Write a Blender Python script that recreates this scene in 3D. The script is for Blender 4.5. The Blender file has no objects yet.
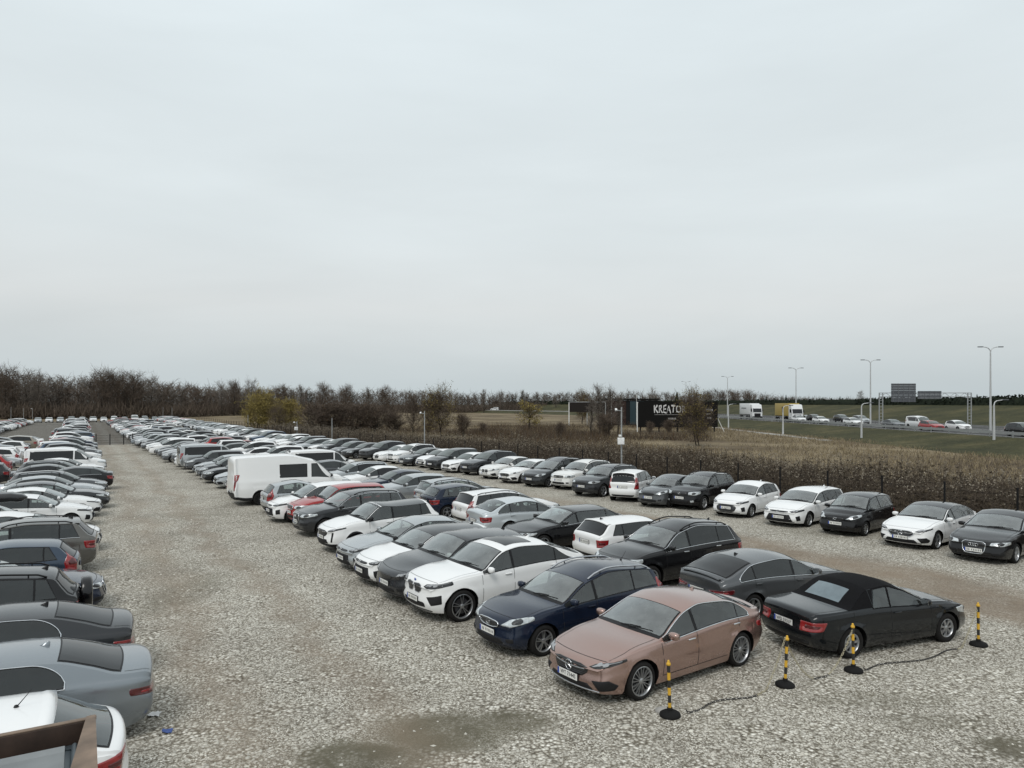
import bpy, bmesh, math, random, bisect
import numpy as np
from mathutils import Vector, Matrix
from mathutils.bvhtree import BVHTree
R = math.radians
SC = bpy.context.scene
COL = SC.collection
# ------------------------------------------------------------------ materials
MATS = {}
def new_mat(name):
    m = bpy.data.materials.new(name); m.use_nodes = True
    MATS[name] = m
    nt = m.node_tree
    b = nt.nodes['Principled BSDF']
    return m, nt, b
def N(nt, kind, **kw):
    n = nt.nodes.new(kind)
    for k, v in kw.items(): setattr(n, k, v)
    return n
def ramp(nt, fac, stops, interp='LINEAR'):
    r = N(nt, 'ShaderNodeValToRGB'); r.color_ramp.interpolation = interp
    el = r.color_ramp.elements
    while len(el) < len(stops): el.new(0.5)
    for e, (p, c) in zip(el, stops):
        e.position = p; e.color = (c[0], c[1], c[2], 1) if len(c) == 3 else c
    nt.links.new(fac, r.inputs[0]); return r.outputs[0]
def noise(nt, scale, detail=3, rough=.55, vec=None, dist=0):
    n = N(nt, 'ShaderNodeTexNoise'); n.inputs['Scale'].default_value = scale
    n.inputs['Detail'].default_value = detail; n.inputs['Roughness'].default_value = rough
    n.inputs['Distortion'].default_value = dist
    if vec: nt.links.new(vec, n.inputs['Vector'])
    return n.outputs['Fac']
def objco(nt):
    return N(nt, 'ShaderNodeTexCoord').outputs['Object']
def mixc(nt, fac, a, b, mode='MIX'):
    m = N(nt, 'ShaderNodeMix', data_type='RGBA', blend_type=mode)
    for s, v in ((m.inputs[0], fac), (m.inputs[6], a), (m.inputs[7], b)):
        if hasattr(v, 'links'): nt.links.new(v, s)
        elif isinstance(v, (tuple, list)): s.default_value = (v[0], v[1], v[2], 1)
        else: s.default_value = v
    return m.outputs[2]
def mathn(nt, op, a, b=0.0, c=0.0, clamp=False):
    m = N(nt, 'ShaderNodeMath', operation=op); m.use_clamp = clamp
    for s, v in zip(m.inputs, (a, b, c)):
        if hasattr(v, 'links'): nt.links.new(v, s)
        else: s.default_value = v
    return m.outputs[0]
def simple(name, col, rough=.5, metal=0.0, coat=0.0, spec=.5, vary=.12, nscale=9.0, bump=0.0):
    """principled with a slight procedural variation of tone and gloss"""
    m, nt, b = new_mat(name)
    co = objco(nt)
    f = noise(nt, nscale, 4, .6, co)
    lo = tuple(c*(1-vary) for c in col); hi = tuple(min(1, c*(1+vary)) for c in col)
    nt.links.new(ramp(nt, f, [(.3, lo), (.7, hi)]), b.inputs['Base Color'])
    b.inputs['Roughness'].default_value = rough; b.inputs['Metallic'].default_value = metal
    b.inputs['Coat Weight'].default_value = coat; b.inputs['Coat Roughness'].default_value = .06
    b.inputs['Specular IOR Level'].default_value = spec
    if bump:
        bp = N(nt, 'ShaderNodeBump'); bp.inputs['Strength'].default_value = bump
        bp.inputs['Distance'].default_value = .02
        nt.links.new(f, bp.inputs['Height']); nt.links.new(bp.outputs[0], b.inputs['Normal'])
    return m
# car paint: one recipe, the object's own colour (alpha = how metallic)
m, nt, b = new_mat('car_paint')
oi = N(nt, 'ShaderNodeObjectInfo')
co = objco(nt)
dust = ramp(nt, noise(nt, 3.2, 6, .65, co), [(.42, (0, 0, 0)), (.75, (1, 1, 1))])
sep = N(nt, 'ShaderNodeSeparateXYZ'); nt.links.new(co, sep.inputs[0])
low = mathn(nt, 'MULTIPLY_ADD', sep.outputs['Z'], -2.2, 1.25, clamp=True)      # road film thrown up on the sills
film = mathn(nt, 'MULTIPLY', mathn(nt, 'MULTIPLY_ADD', low, .07, .003), mathn(nt, 'MULTIPLY_ADD', dust, .8, .3), clamp=True)
nt.links.new(mixc(nt, film, oi.outputs['Color'], (.15, .135, .115)), b.inputs['Base Color'])
nt.links.new(mathn(nt, 'MULTIPLY', oi.outputs['Alpha'], .85), b.inputs['Metallic'])
nt.links.new(mathn(nt, 'MULTIPLY_ADD', film, .8, .26), b.inputs['Roughness'])
nt.links.new(mathn(nt, 'SUBTRACT', .95, film, clamp=True), b.inputs['Coat Weight'])
b.inputs['Coat Roughness'].default_value = .05; b.inputs['Coat IOR'].default_value = 1.38
b.inputs['Specular IOR Level'].default_value = .18
geo = N(nt, 'ShaderNodeNewGeometry'); lining = N(nt, 'ShaderNodeBsdfDiffuse'); lining.inputs[0].default_value = (.045, .045, .046, 1)   # inside of the shell: dark lining
mxs = N(nt, 'ShaderNodeMixShader'); nt.links.new(geo.outputs['Backfacing'], mxs.inputs[0]); nt.links.new(b.outputs[0], mxs.inputs[1]); nt.links.new(lining.outputs[0], mxs.inputs[2])
nt.links.new(mxs.outputs[0], nt.nodes['Material Output'].inputs['Surface'])
def clear_glass(name, tint, film, f0=.065, pw=4.2):
    m, nt, b = new_mat(name); nt.nodes.remove(b); out = nt.nodes['Material Output']
    tr = N(nt, 'ShaderNodeBsdfTransparent'); tr.inputs[0].default_value = (*tint, 1)
    gl = N(nt, 'ShaderNodeBsdfGlossy'); gl.inputs['Roughness'].default_value = .03; gl.inputs[0].default_value = (.95, .98, .98, 1)
    df = N(nt, 'ShaderNodeBsdfDiffuse'); df.inputs[0].default_value = (.34, .36, .35, 1)
    lw = N(nt, 'ShaderNodeLayerWeight'); frv = mathn(nt, 'MULTIPLY_ADD', mathn(nt, 'POWER', lw.outputs['Facing'], pw), .90, f0, clamp=True)
    ns = ramp(nt, noise(nt, 3.5, 5, .6, objco(nt)), [(.35, (film*.5,)*3), (.75, (film*1.6,)*3)])      # dusty film on the pane; on windscreens its pale colour also imitates sky reflection
    m1 = N(nt, 'ShaderNodeMixShader'); nt.links.new(ns, m1.inputs[0]); nt.links.new(tr.outputs[0], m1.inputs[1]); nt.links.new(df.outputs[0], m1.inputs[2])
    m2 = N(nt, 'ShaderNodeMixShader'); nt.links.new(frv, m2.inputs[0]); nt.links.new(m1.outputs[0], m2.inputs[1]); nt.links.new(gl.outputs[0], m2.inputs[2])
    nt.links.new(m2.outputs[0], out.inputs['Surface'])
clear_glass('glass_clear', (.62, .68, .66), .05, .085, 3.6); clear_glass('glass_windscreen', (.66, .72, .70), .22, .13, 3.0); clear_glass('glass_privacy', (.10, .105, .105), .02)
simple('cabin_dark', (.022, .022, .023), .8, spec=.2); simple('cabin_seat', (.050, .048, .046), .85, spec=.15)
simple('glass_dark', (.020, .025, .025), .06, 0, .0, .62, .35, 2.5)
simple('glass_screen', (.088, .105, .100), .07, 0, .0, .75, .35, 2.0)
simple('glass_black', (.008, .009, .010), .05, 0, .0, .5, .3, 2.5)
simple('glass_pale', (.13, .17, .19), .12, 0, .3, .6, .2, 3)
simple('trim_black', (.008, .008, .009), .45, spec=.25)
simple('gloss_black', (.006, .006, .007), .12, 0, .5)
simple('plastic_dark', (.014, .014, .015), .6, spec=.25, bump=.05, nscale=40)
simple('underside', (.005, .005, .005), .9, spec=.1)
simple('seam', (.010, .010, .010), .8)
simple('chrome', (.70, .72, .74), .16, 1.0)
simple('satin_metal', (.55, .56, .58), .35, 1.0)
simple('alloy', (.42, .43, .44), .36, .9, vary=.15)
simple('alloy_dark', (.07, .07, .075), .35, .7)
simple('rubber', (.013, .0125, .012), .85, spec=.2, bump=.1, nscale=30, vary=.3)
simple('lamp_clear', (.52, .55, .56), .10, .35, .8, .8, .35, 14)
simple('lamp_dark', (.022, .023, .025), .12, .0, .35)
simple('lamp_led', (.30, .31, .32), .35, .0, 0)
simple('lamp_red', (.25, .011, .013), .14, 0, .8, .6, .25, 12)
simple('lamp_deep', (.085, .008, .010), .12, 0, .8)
simple('lamp_orange', (.55, .16, .02), .2, 0, .6)
simple('plate_white', (.74, .74, .71), .35)
simple('plate_blue', (.02, .06, .32), .35)
simple('plate_ink', (.015, .015, .015), .5)
simple('soft_top', (.007, .007, .008), .95, 0, 0, .15, .3, 40, .15)
simple('box_black', (.014, .014, .015), .25, 0, .5)
# grille: slats
m, nt, b = new_mat('grille_slats')
w = N(nt, 'ShaderNodeTexWave', bands_direction='Z'); w.inputs['Scale'].default_value = 11
nt.links.new(objco(nt), w.inputs['Vector'])
nt.links.new(ramp(nt, w.outputs[0], [(.55, (.006, .006, .007)), (.8, (.05, .052, .055))]), b.inputs['Base Color'])
b.inputs['Roughness'].default_value = .3
# ------------------------------------------------------------------ mesh helpers
def pchip(pts):
    x = np.array([p[0] for p in pts], float); y = np.array([p[1] for p in pts], float)
    h = np.diff(x); d = np.diff(y)/h; n = len(x); m_ = np.zeros(n)
    if n == 2: m_[:] = d[0]
    else:
        for i in range(1, n-1):
            if d[i-1]*d[i] > 0:
                w1 = 2*h[i]+h[i-1]; w2 = h[i]+2*h[i-1]
                m_[i] = (w1+w2)/(w1/d[i-1]+w2/d[i])
        m_[0] = d[0]; m_[-1] = d[-1]
    x, y, h, m_ = x.tolist(), y.tolist(), h.tolist(), m_.tolist()
    def f(t):
        t = min(max(t, x[0]), x[-1])
        i = min(max(bisect.bisect_left(x, t)-1, 0), n-2)
        u = (t-x[i])/h[i]
        return float((2*u**3-3*u*u+1)*y[i] + (u**3-2*u*u+u)*h[i]*m_[i] + (-2*u**3+3*u*u)*y[i+1] + (u**3-u*u)*h[i]*m_[i+1])
    return f
class MB:
    """collects shapes and links them as one mesh object"""
    def __init__(s): s.v = []; s.f = []; s.m = []; s.sm = []; s.mats = []
    def mi(s, name):
        if name not in s.mats: s.mats.append(name)
        return s.mats.index(name)
    def add(s, vs, fs, mat, smooth=True):
        o = len(s.v); s.v.extend([tuple(v) for v in vs]); k = s.mi(mat)
        for f in fs:
            s.f.append([i+o for i in f]); s.m.append(k); s.sm.append(smooth)
    def grid(s, rows, mat, closed=False, smooth=True, flip=False):
        nr, nc = len(rows), len(rows[0]); vs = [p for r in rows for p in r]; fs = []
        for i in range(nr-1):
            for j in range(nc if closed else nc-1):
                a, b_, c, d = i*nc+j, i*nc+(j+1) % nc, (i+1)*nc+(j+1) % nc, (i+1)*nc+j
                fs.append((d, c, b_, a) if flip else (a, b_, c, d))
        s.add(vs, fs, mat, smooth)
    def box(s, c, size, mat, rot=None, bev=0.0):
        bm = bmesh.new(); bmesh.ops.create_cube(bm, size=1)
        bmesh.ops.scale(bm, vec=size, verts=bm.verts)
        if bev: bmesh.ops.bevel(bm, geom=bm.edges[:], offset=bev, segments=2, affect='EDGES', profile=.6)
        M = Matrix.Translation(c) @ (rot.to_4x4() if rot else Matrix.Identity(4))
        bm.verts.index_update()
        s.add([M @ v.co for v in bm.verts], [[v.index for v in f.verts] for f in bm.faces], mat, bool(bev)); bm.free()
    def tube(s, pts, r, mat, n=6, closed=False, cap=True):
        pts = [Vector(p) for p in pts]; k = len(pts); rings = []
        rr = r if isinstance(r, (list, tuple)) else [r]*k
        up0 = Vector((0, 0, 1))
        for i, p in enumerate(pts):
            a = pts[(i-1) % k] if (closed or i > 0) else p
            b_ = pts[(i+1) % k] if (closed or i < k-1) else p
            t = (b_-a).normalized() if (b_-a).length > 1e-9 else Vector((1, 0, 0))
            up = up0 if abs(t.z) < .95 else Vector((1, 0, 0))
            u = t.cross(up).normalized(); w_ = u.cross(t)
            rings.append([p+rr[i]*(math.cos(2*math.pi*j/n)*u+math.sin(2*math.pi*j/n)*w_) for j in range(n)])
        if closed: rings.append(rings[0])
        s.grid(rings, mat, True)
        if cap and not closed:
            s.add(rings[0], [list(range(n))], mat); s.add(rings[-1], [list(range(n))[::-1]], mat)
    def lathe(s, prof, mat, n=24, axis='z', M=None, smooth=True):
        rows = []
        for (r, h) in prof:
            ring = []
            for j in range(n):
                a = 2*math.pi*j/n; c, d = r*math.cos(a), r*math.sin(a)
                p = Vector((c, d, h)) if axis == 'z' else Vector((c, h, d))
                ring.append(M @ p if M else p)
            rows.append(ring)
        s.grid(rows, mat, True, smooth)
    def mesh(s, name, merge=0.0, recalc=False, sharp=None):
        me = bpy.data.meshes.new(name)
        me.from_pydata(s.v, [], s.f)
        for n_ in s.mats: me.materials.append(MATS[n_])
        me.polygons.foreach_set('material_index', s.m)
        me.polygons.foreach_set('use_smooth', s.sm)
        if merge or recalc:
            bm = bmesh.new(); bm.from_mesh(me)
            if merge: bmesh.ops.remove_doubles(bm, verts=bm.verts, dist=merge)
            if recalc: bmesh.ops.recalc_face_normals(bm, faces=bm.faces)
            bm.to_mesh(me); bm.free()
        me.validate()
        if sharp: me.set_sharp_from_angle(angle=R(sharp))
        me.update(); return me
    def build(s, name, parent=None, **kw):
        o = bpy.data.objects.new(name, s.mesh(name, **kw)); COL.objects.link(o)
        if parent: o.parent = parent
        return o
def empty(name, loc=(0, 0, 0), rz=0):
    o = bpy.data.objects.new(name, None); COL.objects.link(o)
    o.empty_display_size = .3
    o.location = loc; o.rotation_euler = (0, 0, rz); return o
def tag(o, label=None, cat=None, group=None, kind=None):
    if label: o['label'] = label
    if cat: o['category'] = cat
    if group: o['group'] = group
    if kind: o['kind'] = kind
    return o
def kids(o): return KIDS.get(o.name, [])
def copy_tree(o, parent=None):
    c = o.copy(); COL.objects.link(c)
    if parent: c.parent = parent
    for ch in list(o.children): copy_tree(ch, c)
    return c
# ------------------------------------------------------------------ cars
BASE = {
 'sedan': dict(L=4.60, W=1.82, H=1.44, r=.325, wb=2.75, fo=.80, zu=.19, hz=.74, cowl=(1.28, .985), hdr=(2.02, 1.345), rh=(3.28, 1.375),
     rw=(4.02, 1.085), deck=1.075, tail=.98, belt=(.70, .875, .925, .975, .93), tumble=.42, dlo_end=None, kind='sedan'),
 'hatch': dict(L=4.30, W=1.80, H=1.45, r=.315, wb=2.63, fo=.78, zu=.19, hz=.76, cowl=(1.14, 1.00), hdr=(1.82, 1.36), rh=(3.52, 1.385),
     rw=(3.89, 1.04), deck=.99, tail=.90, belt=(.72, .89, .94, .99, .95), tumble=.36, dlo_end=(3.54, 3.34), kind='hatch'),
 'estate': dict(L=4.60, W=1.80, H=1.47, r=.32, wb=2.70, fo=.80, zu=.19, hz=.75, cowl=(1.18, .99), hdr=(1.92, 1.36), rh=(3.90, 1.40),
     rw=(4.19, 1.03), deck=.98, tail=.90, belt=(.71, .88, .93, .98, .94), tumble=.36, dlo_end=(3.98, 3.80), kind='estate'),
 'suv': dict(L=4.62, W=1.87, H=1.67, r=.36, wb=2.72, fo=.82, zu=.24, hz=.92, cowl=(1.18, 1.14), hdr=(1.84, 1.55), rh=(3.80, 1.58),
     rw=(4.20, 1.17), deck=1.12, tail=1.02, belt=(.86, 1.02, 1.07, 1.12, 1.08), tumble=.34, dlo_end=(3.90, 3.70), kind='suv'),
 'mpv': dict(L=4.45, W=1.80, H=1.63, r=.32, wb=2.75, fo=.80, zu=.20, hz=.84, cowl=(1.00, 1.08), hdr=(1.78, 1.52), rh=(3.83, 1.56),
     rw=(4.06, 1.08), deck=1.03, tail=.94, belt=(.78, .96, 1.01, 1.06, 1.02), tumble=.30, dlo_end=(3.84, 3.74), kind='mpv'),
 'panel': dict(L=5.55, W=2.05, H=2.52, r=.345, wb=3.30, fo=1.0, zu=.27, hz=1.10, cowl=(.80, 1.38), hdr=(1.72, 2.20), rh=(4.95, 2.47),
     rw=(5.1, 2.45), deck=2.4, tail=2.3, belt=(1.04, 1.22, 1.30, 1.32, 1.32), tumble=.13, dlo_end=(1.9, 1.9), kind='van', nr=.93, nf=.78, br=.03, bf=.18, flare=.008),
 'minibus': dict(L=5.05, W=1.92, H=1.97, r=.33, wb=3.1, fo=.95, zu=.22, hz=.98, cowl=(.80, 1.18), hdr=(1.72, 1.82), rh=(4.5, 1.93),
     rw=(4.7, 1.9), deck=1.88, tail=1.8, belt=(.92, 1.08, 1.12, 1.14, 1.14), tumble=.16, dlo_end=(1.9, 1.9), kind='van', nr=.92, nf=.76, br=.03, bf=.18, flare=.008),
}
def lerp(a, b, t): return a+(b-a)*t
class Car:
    def __init__(s, base, **ov):
        d = dict(BASE[base]); d.update(ov); s.d = d
        L, W, H = d['L'], d['W'], d['H']
        s.bf, s.br = d.get('bf', .20), d.get('br', .12)
        Ls = s.Ls = L-s.bf-s.br
        # nominal stations are written for this base's own L; a longer or shorter car stretches them
        B = BASE[base]; k = Ls/(B['L']-.32); s.k = k
        fx = lambda t: (t[0]*k, t[1]) if 's_abs' not in d else t
        cw, hd, rh, rw = fx(d['cowl']), fx(d['hdr']), fx(d['rh']), fx(d['rw'])
        s.cw, s.hd, s.rh, s.rw = cw, hd, rh, rw
        hz = d['hz']; s.hw = W/2; s.H = H
        s.sa = [d['fo']-s.bf*.75, d['fo']-s.bf*.75+d['wb']]       # axle stations
        s.xo = s.sa[0]+d['wb']/2
        pk = lerp(hd[0], rh[0], .38)
        P = [(0, hz-.13), (.03, hz-.06), (.10, hz-.005), (.25, hz+.035), (cw[0]*.62, lerp(hz+.03, cw[1], .72)), (cw[0]-.05, cw[1]-.012), (cw[0]+.02, cw[1]+.012),
             (lerp(cw[0], hd[0], .5), lerp(cw[1], hd[1], .53)), (hd[0]-.03, hd[1]-.012), (hd[0]+.12, hd[1]+.035), (pk, H), (lerp(pk, rh[0], .6), lerp(H, rh[1], .42)), (rh[0], rh[1])]
        if d['kind'] in ('sedan', 'coupe', 'soft'):
            P += [(lerp(rh[0], rw[0], .5), lerp(rh[1], rw[1], .46)), (rw[0]-.04, rw[1]+.008), (rw[0]+.05, rw[1]-.006), (Ls-.10, d['deck']), (Ls-.03, d['deck']-.03), (Ls, d['tail'])]
        elif d['kind'] == 'van':
            P += [(Ls-.14, H-.06), (Ls-.05, H-.10), (Ls, H-.20)]
        else:
            P += [(rh[0]+.05, rh[1]-.03), (lerp(rh[0], rw[0], .5), lerp(rh[1], rw[1], .5)), (rw[0], rw[1]), (rw[0]+.03, rw[1]-.012), (Ls-.02, d['deck']), (Ls, d['tail'])]
        P2 = [P[0]]
        for p in P[1:]:
            if p[0] > P2[-1][0]+.008: P2.append(p)
        s.zc = pchip(P2)
        b = d['belt']
        s.zs = pchip([(0, b[0]-.09), (.06, b[0]-.03), (.3, lerp(b[0], b[1], .5)), (cw[0]*.75, b[1]), (hd[0], b[2]), (rh[0], b[3]), (Ls-.12, b[4]), (Ls, b[4]-.07)])
        s.zuf = pchip([(0, d['zu']+.03), (.5, d['zu']), (Ls-.6, d['zu']), (Ls, d['zu']+.09)])
        nf = d.get('nf', .74); nr_ = d.get('nr', .82)
        s.yw = pchip([(0, s.hw*nf), (.02, s.hw*(nf+.055)), (.07, s.hw*(nf+.11)), (.16, s.hw*(nf+.16)), (.34, s.hw*.955), (.75, s.hw*.985), (1.3, s.hw), (Ls-1.2, s.hw), (Ls-.5, s.hw*.985), (Ls-.18, s.hw*.945), (Ls-.06, s.hw*(nr_+.07)), (Ls-.015, s.hw*(nr_+.03)), (Ls, s.hw*nr_)])
        if d['kind'] == 'van':
            s.bow = pchip([(0, s.bf), (cw[0], .14), (hd[0], .12), (hd[0]+.6, 0), (Ls-.5, 0), (Ls, -s.br)])
        else:
            s.bow = pchip([(0, s.bf), (cw[0], .14), (hd[0], .10), (hd[0]+.6, 0), (max(rh[0]-.5, hd[0]+.7), 0), (max(rh[0], hd[0]+.8), -.06), (Ls, -s.br)])
        s.prof = pchip([(0, .925), (.10, .955), (.30, .985), (.52, 1.0), (.62, .998), (.68, .982), (.76, .980), (.88, .972), (1, .945)])
        s.Ra = d.get('Ra', d['r']*1.15)
        s.crown = lambda q: max(.02, min(.075, (s.zc(q)-s.zs(q))*.45))
    def zr(s, q): return max(s.zc(q)-s.crown(q), s.zs(q)+.004)
    def ysh(s, q): return s.yw(q)*.945
    def yr(s, q):
        dz = s.zr(q)-s.zs(q)
        return s.ysh(q)-.018-s.d['tumble']*dz
    def P(s, q, y, z, fd=0.0):
        t = y/s.hw
        return Vector((s.xo-(q-s.bow(q)*(1-t*t)+fd), y, z))
    def ax(s, x): return s.xo-x
    def zlow(s, q):
        z = s.zuf(q)
        for a in s.sa:
            dd = abs(q-a)
            if dd < s.Ra: z = max(z, s.d['r']+math.sqrt(max(0, s.Ra**2-dd*dd)))
        return z
    def fdep(s, q, z):
        """lower face tucks under, bumper stands proud"""
        h = (z-s.zuf(q))/max(.1, s.zs(q)-s.zuf(q))
        v = s.fprof(h)
        e = 0
        if q < .8: e += v*math.exp(-(q/.28)**2)
        if q > s.Ls-.8: e -= s.rprof(h)*math.exp(-((s.Ls-q)/.28)**2)
        return e
    fprof = staticmethod(pchip([(-.2, .10), (0, .07), (.15, .015), (.4, -.02), (.62, .0), (.85, .025), (1, .03)]))
    rprof = staticmethod(pchip([(-.2, .12), (0, .09), (.15, .02), (.42, -.03), (.60, -.015), (.68, .02), (1, .0)]))
    def side(s, q, z):
        zs = s.zs(q)
        if z <= zs:
            zu = s.zuf(q); h = (z-zu)/(zs-zu)
            y = s.yw(q)*s.prof(h)
            for a in s.sa:
                dd = math.hypot(q-a, z-s.d['r'])
                if z > s.d['r']*.6: y += s.d.get('flare', .014)*math.exp(-((dd-s.Ra)/.07)**2)
            return s.P(q, y, z, s.fdep(q, z))
        zr = s.zr(q); f = (z-zs)/max(1e-4, zr-zs); f = min(f, 1)
        yb = s.ysh(q)-.012*min(1, f*8)
        y = yb-(s.ysh(q)-.012-s.yr(q))*(.80*f+.20*f*f)
        return s.P(q, y, z)
    def top(s, q, u):
        zr, zc, yr = s.zr(q), s.zc(q), s.yr(q)
        return s.P(q, yr*u, zr+(zc-zr)*(1-abs(u)**2.3))
    # ---------------- body
    def stations(s, step):
        st = [0, .012, .03, .06, .10, .16, .25]
        st += list(np.arange(.34, s.Ls-.30, step))
        st += [s.Ls-.25, s.Ls-.18, s.Ls-.12, s.Ls-.07, s.Ls-.035, s.Ls-.012, s.Ls]
        for a in s.sa:
            for k in range(11): st.append(a+s.Ra*math.cos(math.pi*k/10)*.9999)
            st += [a+s.Ra+.004, a-s.Ra-.004, a+s.Ra+.05, a-s.Ra-.05]
        for a, b_ in ((s.cw, s.hd), (s.rh, s.rw)):
            st += [lerp(a[0], b_[0], k/5) for k in range(6)]+[a[0]-.04, a[0]+.03]
        st = sorted(x for x in st if 0 <= x <= s.Ls)
        out = [st[0]]
        for x in st[1:]:
            if x-out[-1] > .0035: out.append(x)
        out[-1] = s.Ls
        return out
    def body(s, step=.10, nv=10, gf=(.05, .2, .4, .6, .8, .925, 1), us=(.985, .93, .86, .7, .5, .25, 0), clad=False, holes=()):
        """the shell; holes: ('side' | 'top', q0, q1, lo, hi) where glass stands instead of sheet metal"""
        mb = MB(); st = s.stations(step); ring = []
        cuts = [q for h in holes for q in h[1:3]]
        st = sorted([q for q in st if all(abs(q-c_) > .012 for c_ in cuts)]+cuts)
        for q in st:
            z0, zs = s.zlow(q), s.zs(q); z0 = min(z0, zs-.05)
            row = []
            zz = [z0]+[lerp(z0+min(.06, (zs-z0)*.3), zs, k/(nv-1)) for k in range(nv)]
            for z in zz: row.append(s.side(q, z))
            zr = s.zr(q)
            for f in gf: row.append(s.side(q, lerp(zs, zr, f)+1e-5))
            for u in us: row.append(s.top(q, u))
            row += [Vector((p.x, -p.y, p.z)) for p in row[-2::-1]]
            ring.append(row)
        nc = len(ring[0]); k_p, k_c = mb.mi('car_paint'), mb.mi('plastic_dark')
        vs = [p for r_ in ring for p in r_]; fs = []; ms = []
        G = (0,)+tuple(gf); U = (1,)+tuple(us); ng = len(gf)
        for i in range(len(st)-1):
            qm = (st[i]+st[i+1])/2
            for j in range(nc-1):
                jj = min(j, nc-2-j); skip = False
                for kd, q0, q1, lo, hi in holes:
                    if q0-1e-6 < qm < q1+1e-6:
                        if kd == 'side' and nv <= jj < nv+ng and lo < (G[jj-nv]+G[jj-nv+1])/2 < hi: skip = True
                        if kd == 'top' and jj >= nv+ng and lo < (U[jj-nv-ng]+U[jj-nv-ng+1])/2 < hi: skip = True
                if skip: continue
                fs.append((i*nc+j, i*nc+j+1, (i+1)*nc+j+1, (i+1)*nc+j))
                pl = False
                if clad and jj < 1: pl = True
                if clad and jj < 2 and not any(abs(qm-a_) < s.Ra+.02 for a_ in s.sa): pl = True
                ms.append(k_c if pl else k_p)
        o = len(mb.v); mb.v += [tuple(p) for p in vs]; mb.f += [[a_+o for a_ in f] for f in fs]; mb.m += ms; mb.sm += [True]*len(fs)
        for end in (0, -1):
            row = ring[end]; cols = row[nv:nc-nv]; q = st[end]; rows = []
            zb = row[0].z; ysd = [row[i].y for i in range(nv+1)]
            for i in range(nv+1):
                rr = []
                for p in cols:
                    hgt = (row[i].z-zb)/(row[nv].z-zb)
                    rr.append(s.P(q, p.y*ysd[i]/ysd[nv], zb+(p.z-zb)*hgt, s.fdep(q, row[i].z)))
                rows.append(rr)
            g0 = len(mb.f); mb.grid(rows, 'car_paint', flip=(end == 0))
            if clad:
                for fi in range(g0, len(mb.f)):
                    if (fi-g0)//(len(cols)-1) < 2: mb.m[fi] = k_c
        # the sheet metal faces outwards, so that its back can wear the lining
        mid = Vector((s.xo-s.Ls/2, 0, .6))
        for sg in (1, -1):
            lip = [[Vector((r_[0].x, sg*r_[0].y, r_[0].z)) for r_ in ring], [Vector((r_[0].x, sg*(r_[0].y-.03), r_[0].z+.01)) for r_ in ring], [Vector((r_[0].x, sg*.42, r_[0].z)) for r_ in ring]]
            mb.grid(lip, 'underside', flip=(sg < 0), smooth=False)
        L_ = s.Ls; zb = s.d['zu']+.05
        mb.box((s.xo-L_/2, 0, zb+.14), (L_*.97, s.hw*1.05, .30), 'underside')
        return mb, ring
    def patch(s, mb, fn, us, vs_, off, mat):
        rows = []
        for u in us:
            rr = []
            for v in vs_:
                e = 1e-3
                p = fn(u, v); a = fn(u+e, v)-fn(u-e, v); b_ = fn(u, v+e)-fn(u, v-e)
                n = a.cross(b_)
                n = n.normalized() if n.length > 1e-12 else Vector((0, 0, 1))
                c = Vector((p.x*.6, 0, .6 if s.H < 1.8 else 1.1))
                if n.dot(p-c) < 0: n = -n
                rr.append(p+n*off)
            rows.append(rr)
        mb.grid(rows, mat)
        return rows
def lin(a, b, n): return [lerp(a, b, k/n) for k in range(n+1)]
def ray_patch(mb, bvh, pts, d, off, mat, n=28, rings=4, depth=True, xlim=None):
    """outline (3D points) projected on the body along d, filled in rings, standing off proud"""
    pts = [Vector(p) for p in pts]; per = [0]
    for i in range(len(pts)): per.append(per[-1]+(pts[(i+1) % len(pts)]-pts[i]).length)
    out = []
    for k in range(n):
        t = per[-1]*k/n
        for i in range(len(pts)):
            if per[i] <= t <= per[i+1]+1e-9:
                out.append(pts[i].lerp(pts[(i+1) % len(pts)], (t-per[i])/max(1e-9, per[i+1]-per[i]))); break
    # keep corners
    c = sum(out, Vector())/n; d = Vector(d).normalized(); rows = []; last = None
    def cast(p, o):
        nonlocal last
        h = bvh.ray_cast(p-d*3, d, 6)
        if h[0] is None:
            if last is None: return p
            q = p+d*((last-p).dot(d))
            return q-d*o
        if xlim is not None and (h[0].x-xlim)*d.x > 0:      # do not run far back along the flank
            q = bvh.find_nearest(Vector((xlim+.25*(h[0].x-xlim)/max(1, abs(h[0].x-xlim)/.3), p.y, p.z)))
            last = q[0]; return q[0]+q[1]*o*math.copysign(1, q[1].y*p.y)
        last = h[0]; return h[0]-d*o
    base = [cast(c, off)]
    rows.append([base[0]]*n)
    for k in range(1, rings+1): rows.append([cast(c.lerp(p, k/rings), off) for p in out])
    if depth: rows.append([r-(-d)*(off+.015) for r in rows[-1]])
    mb.grid(rows, mat, True)
    return rows[rings]
def mirror_rows(pts): return [Vector((p.x, -p.y, p.z)) for p in pts]
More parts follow.
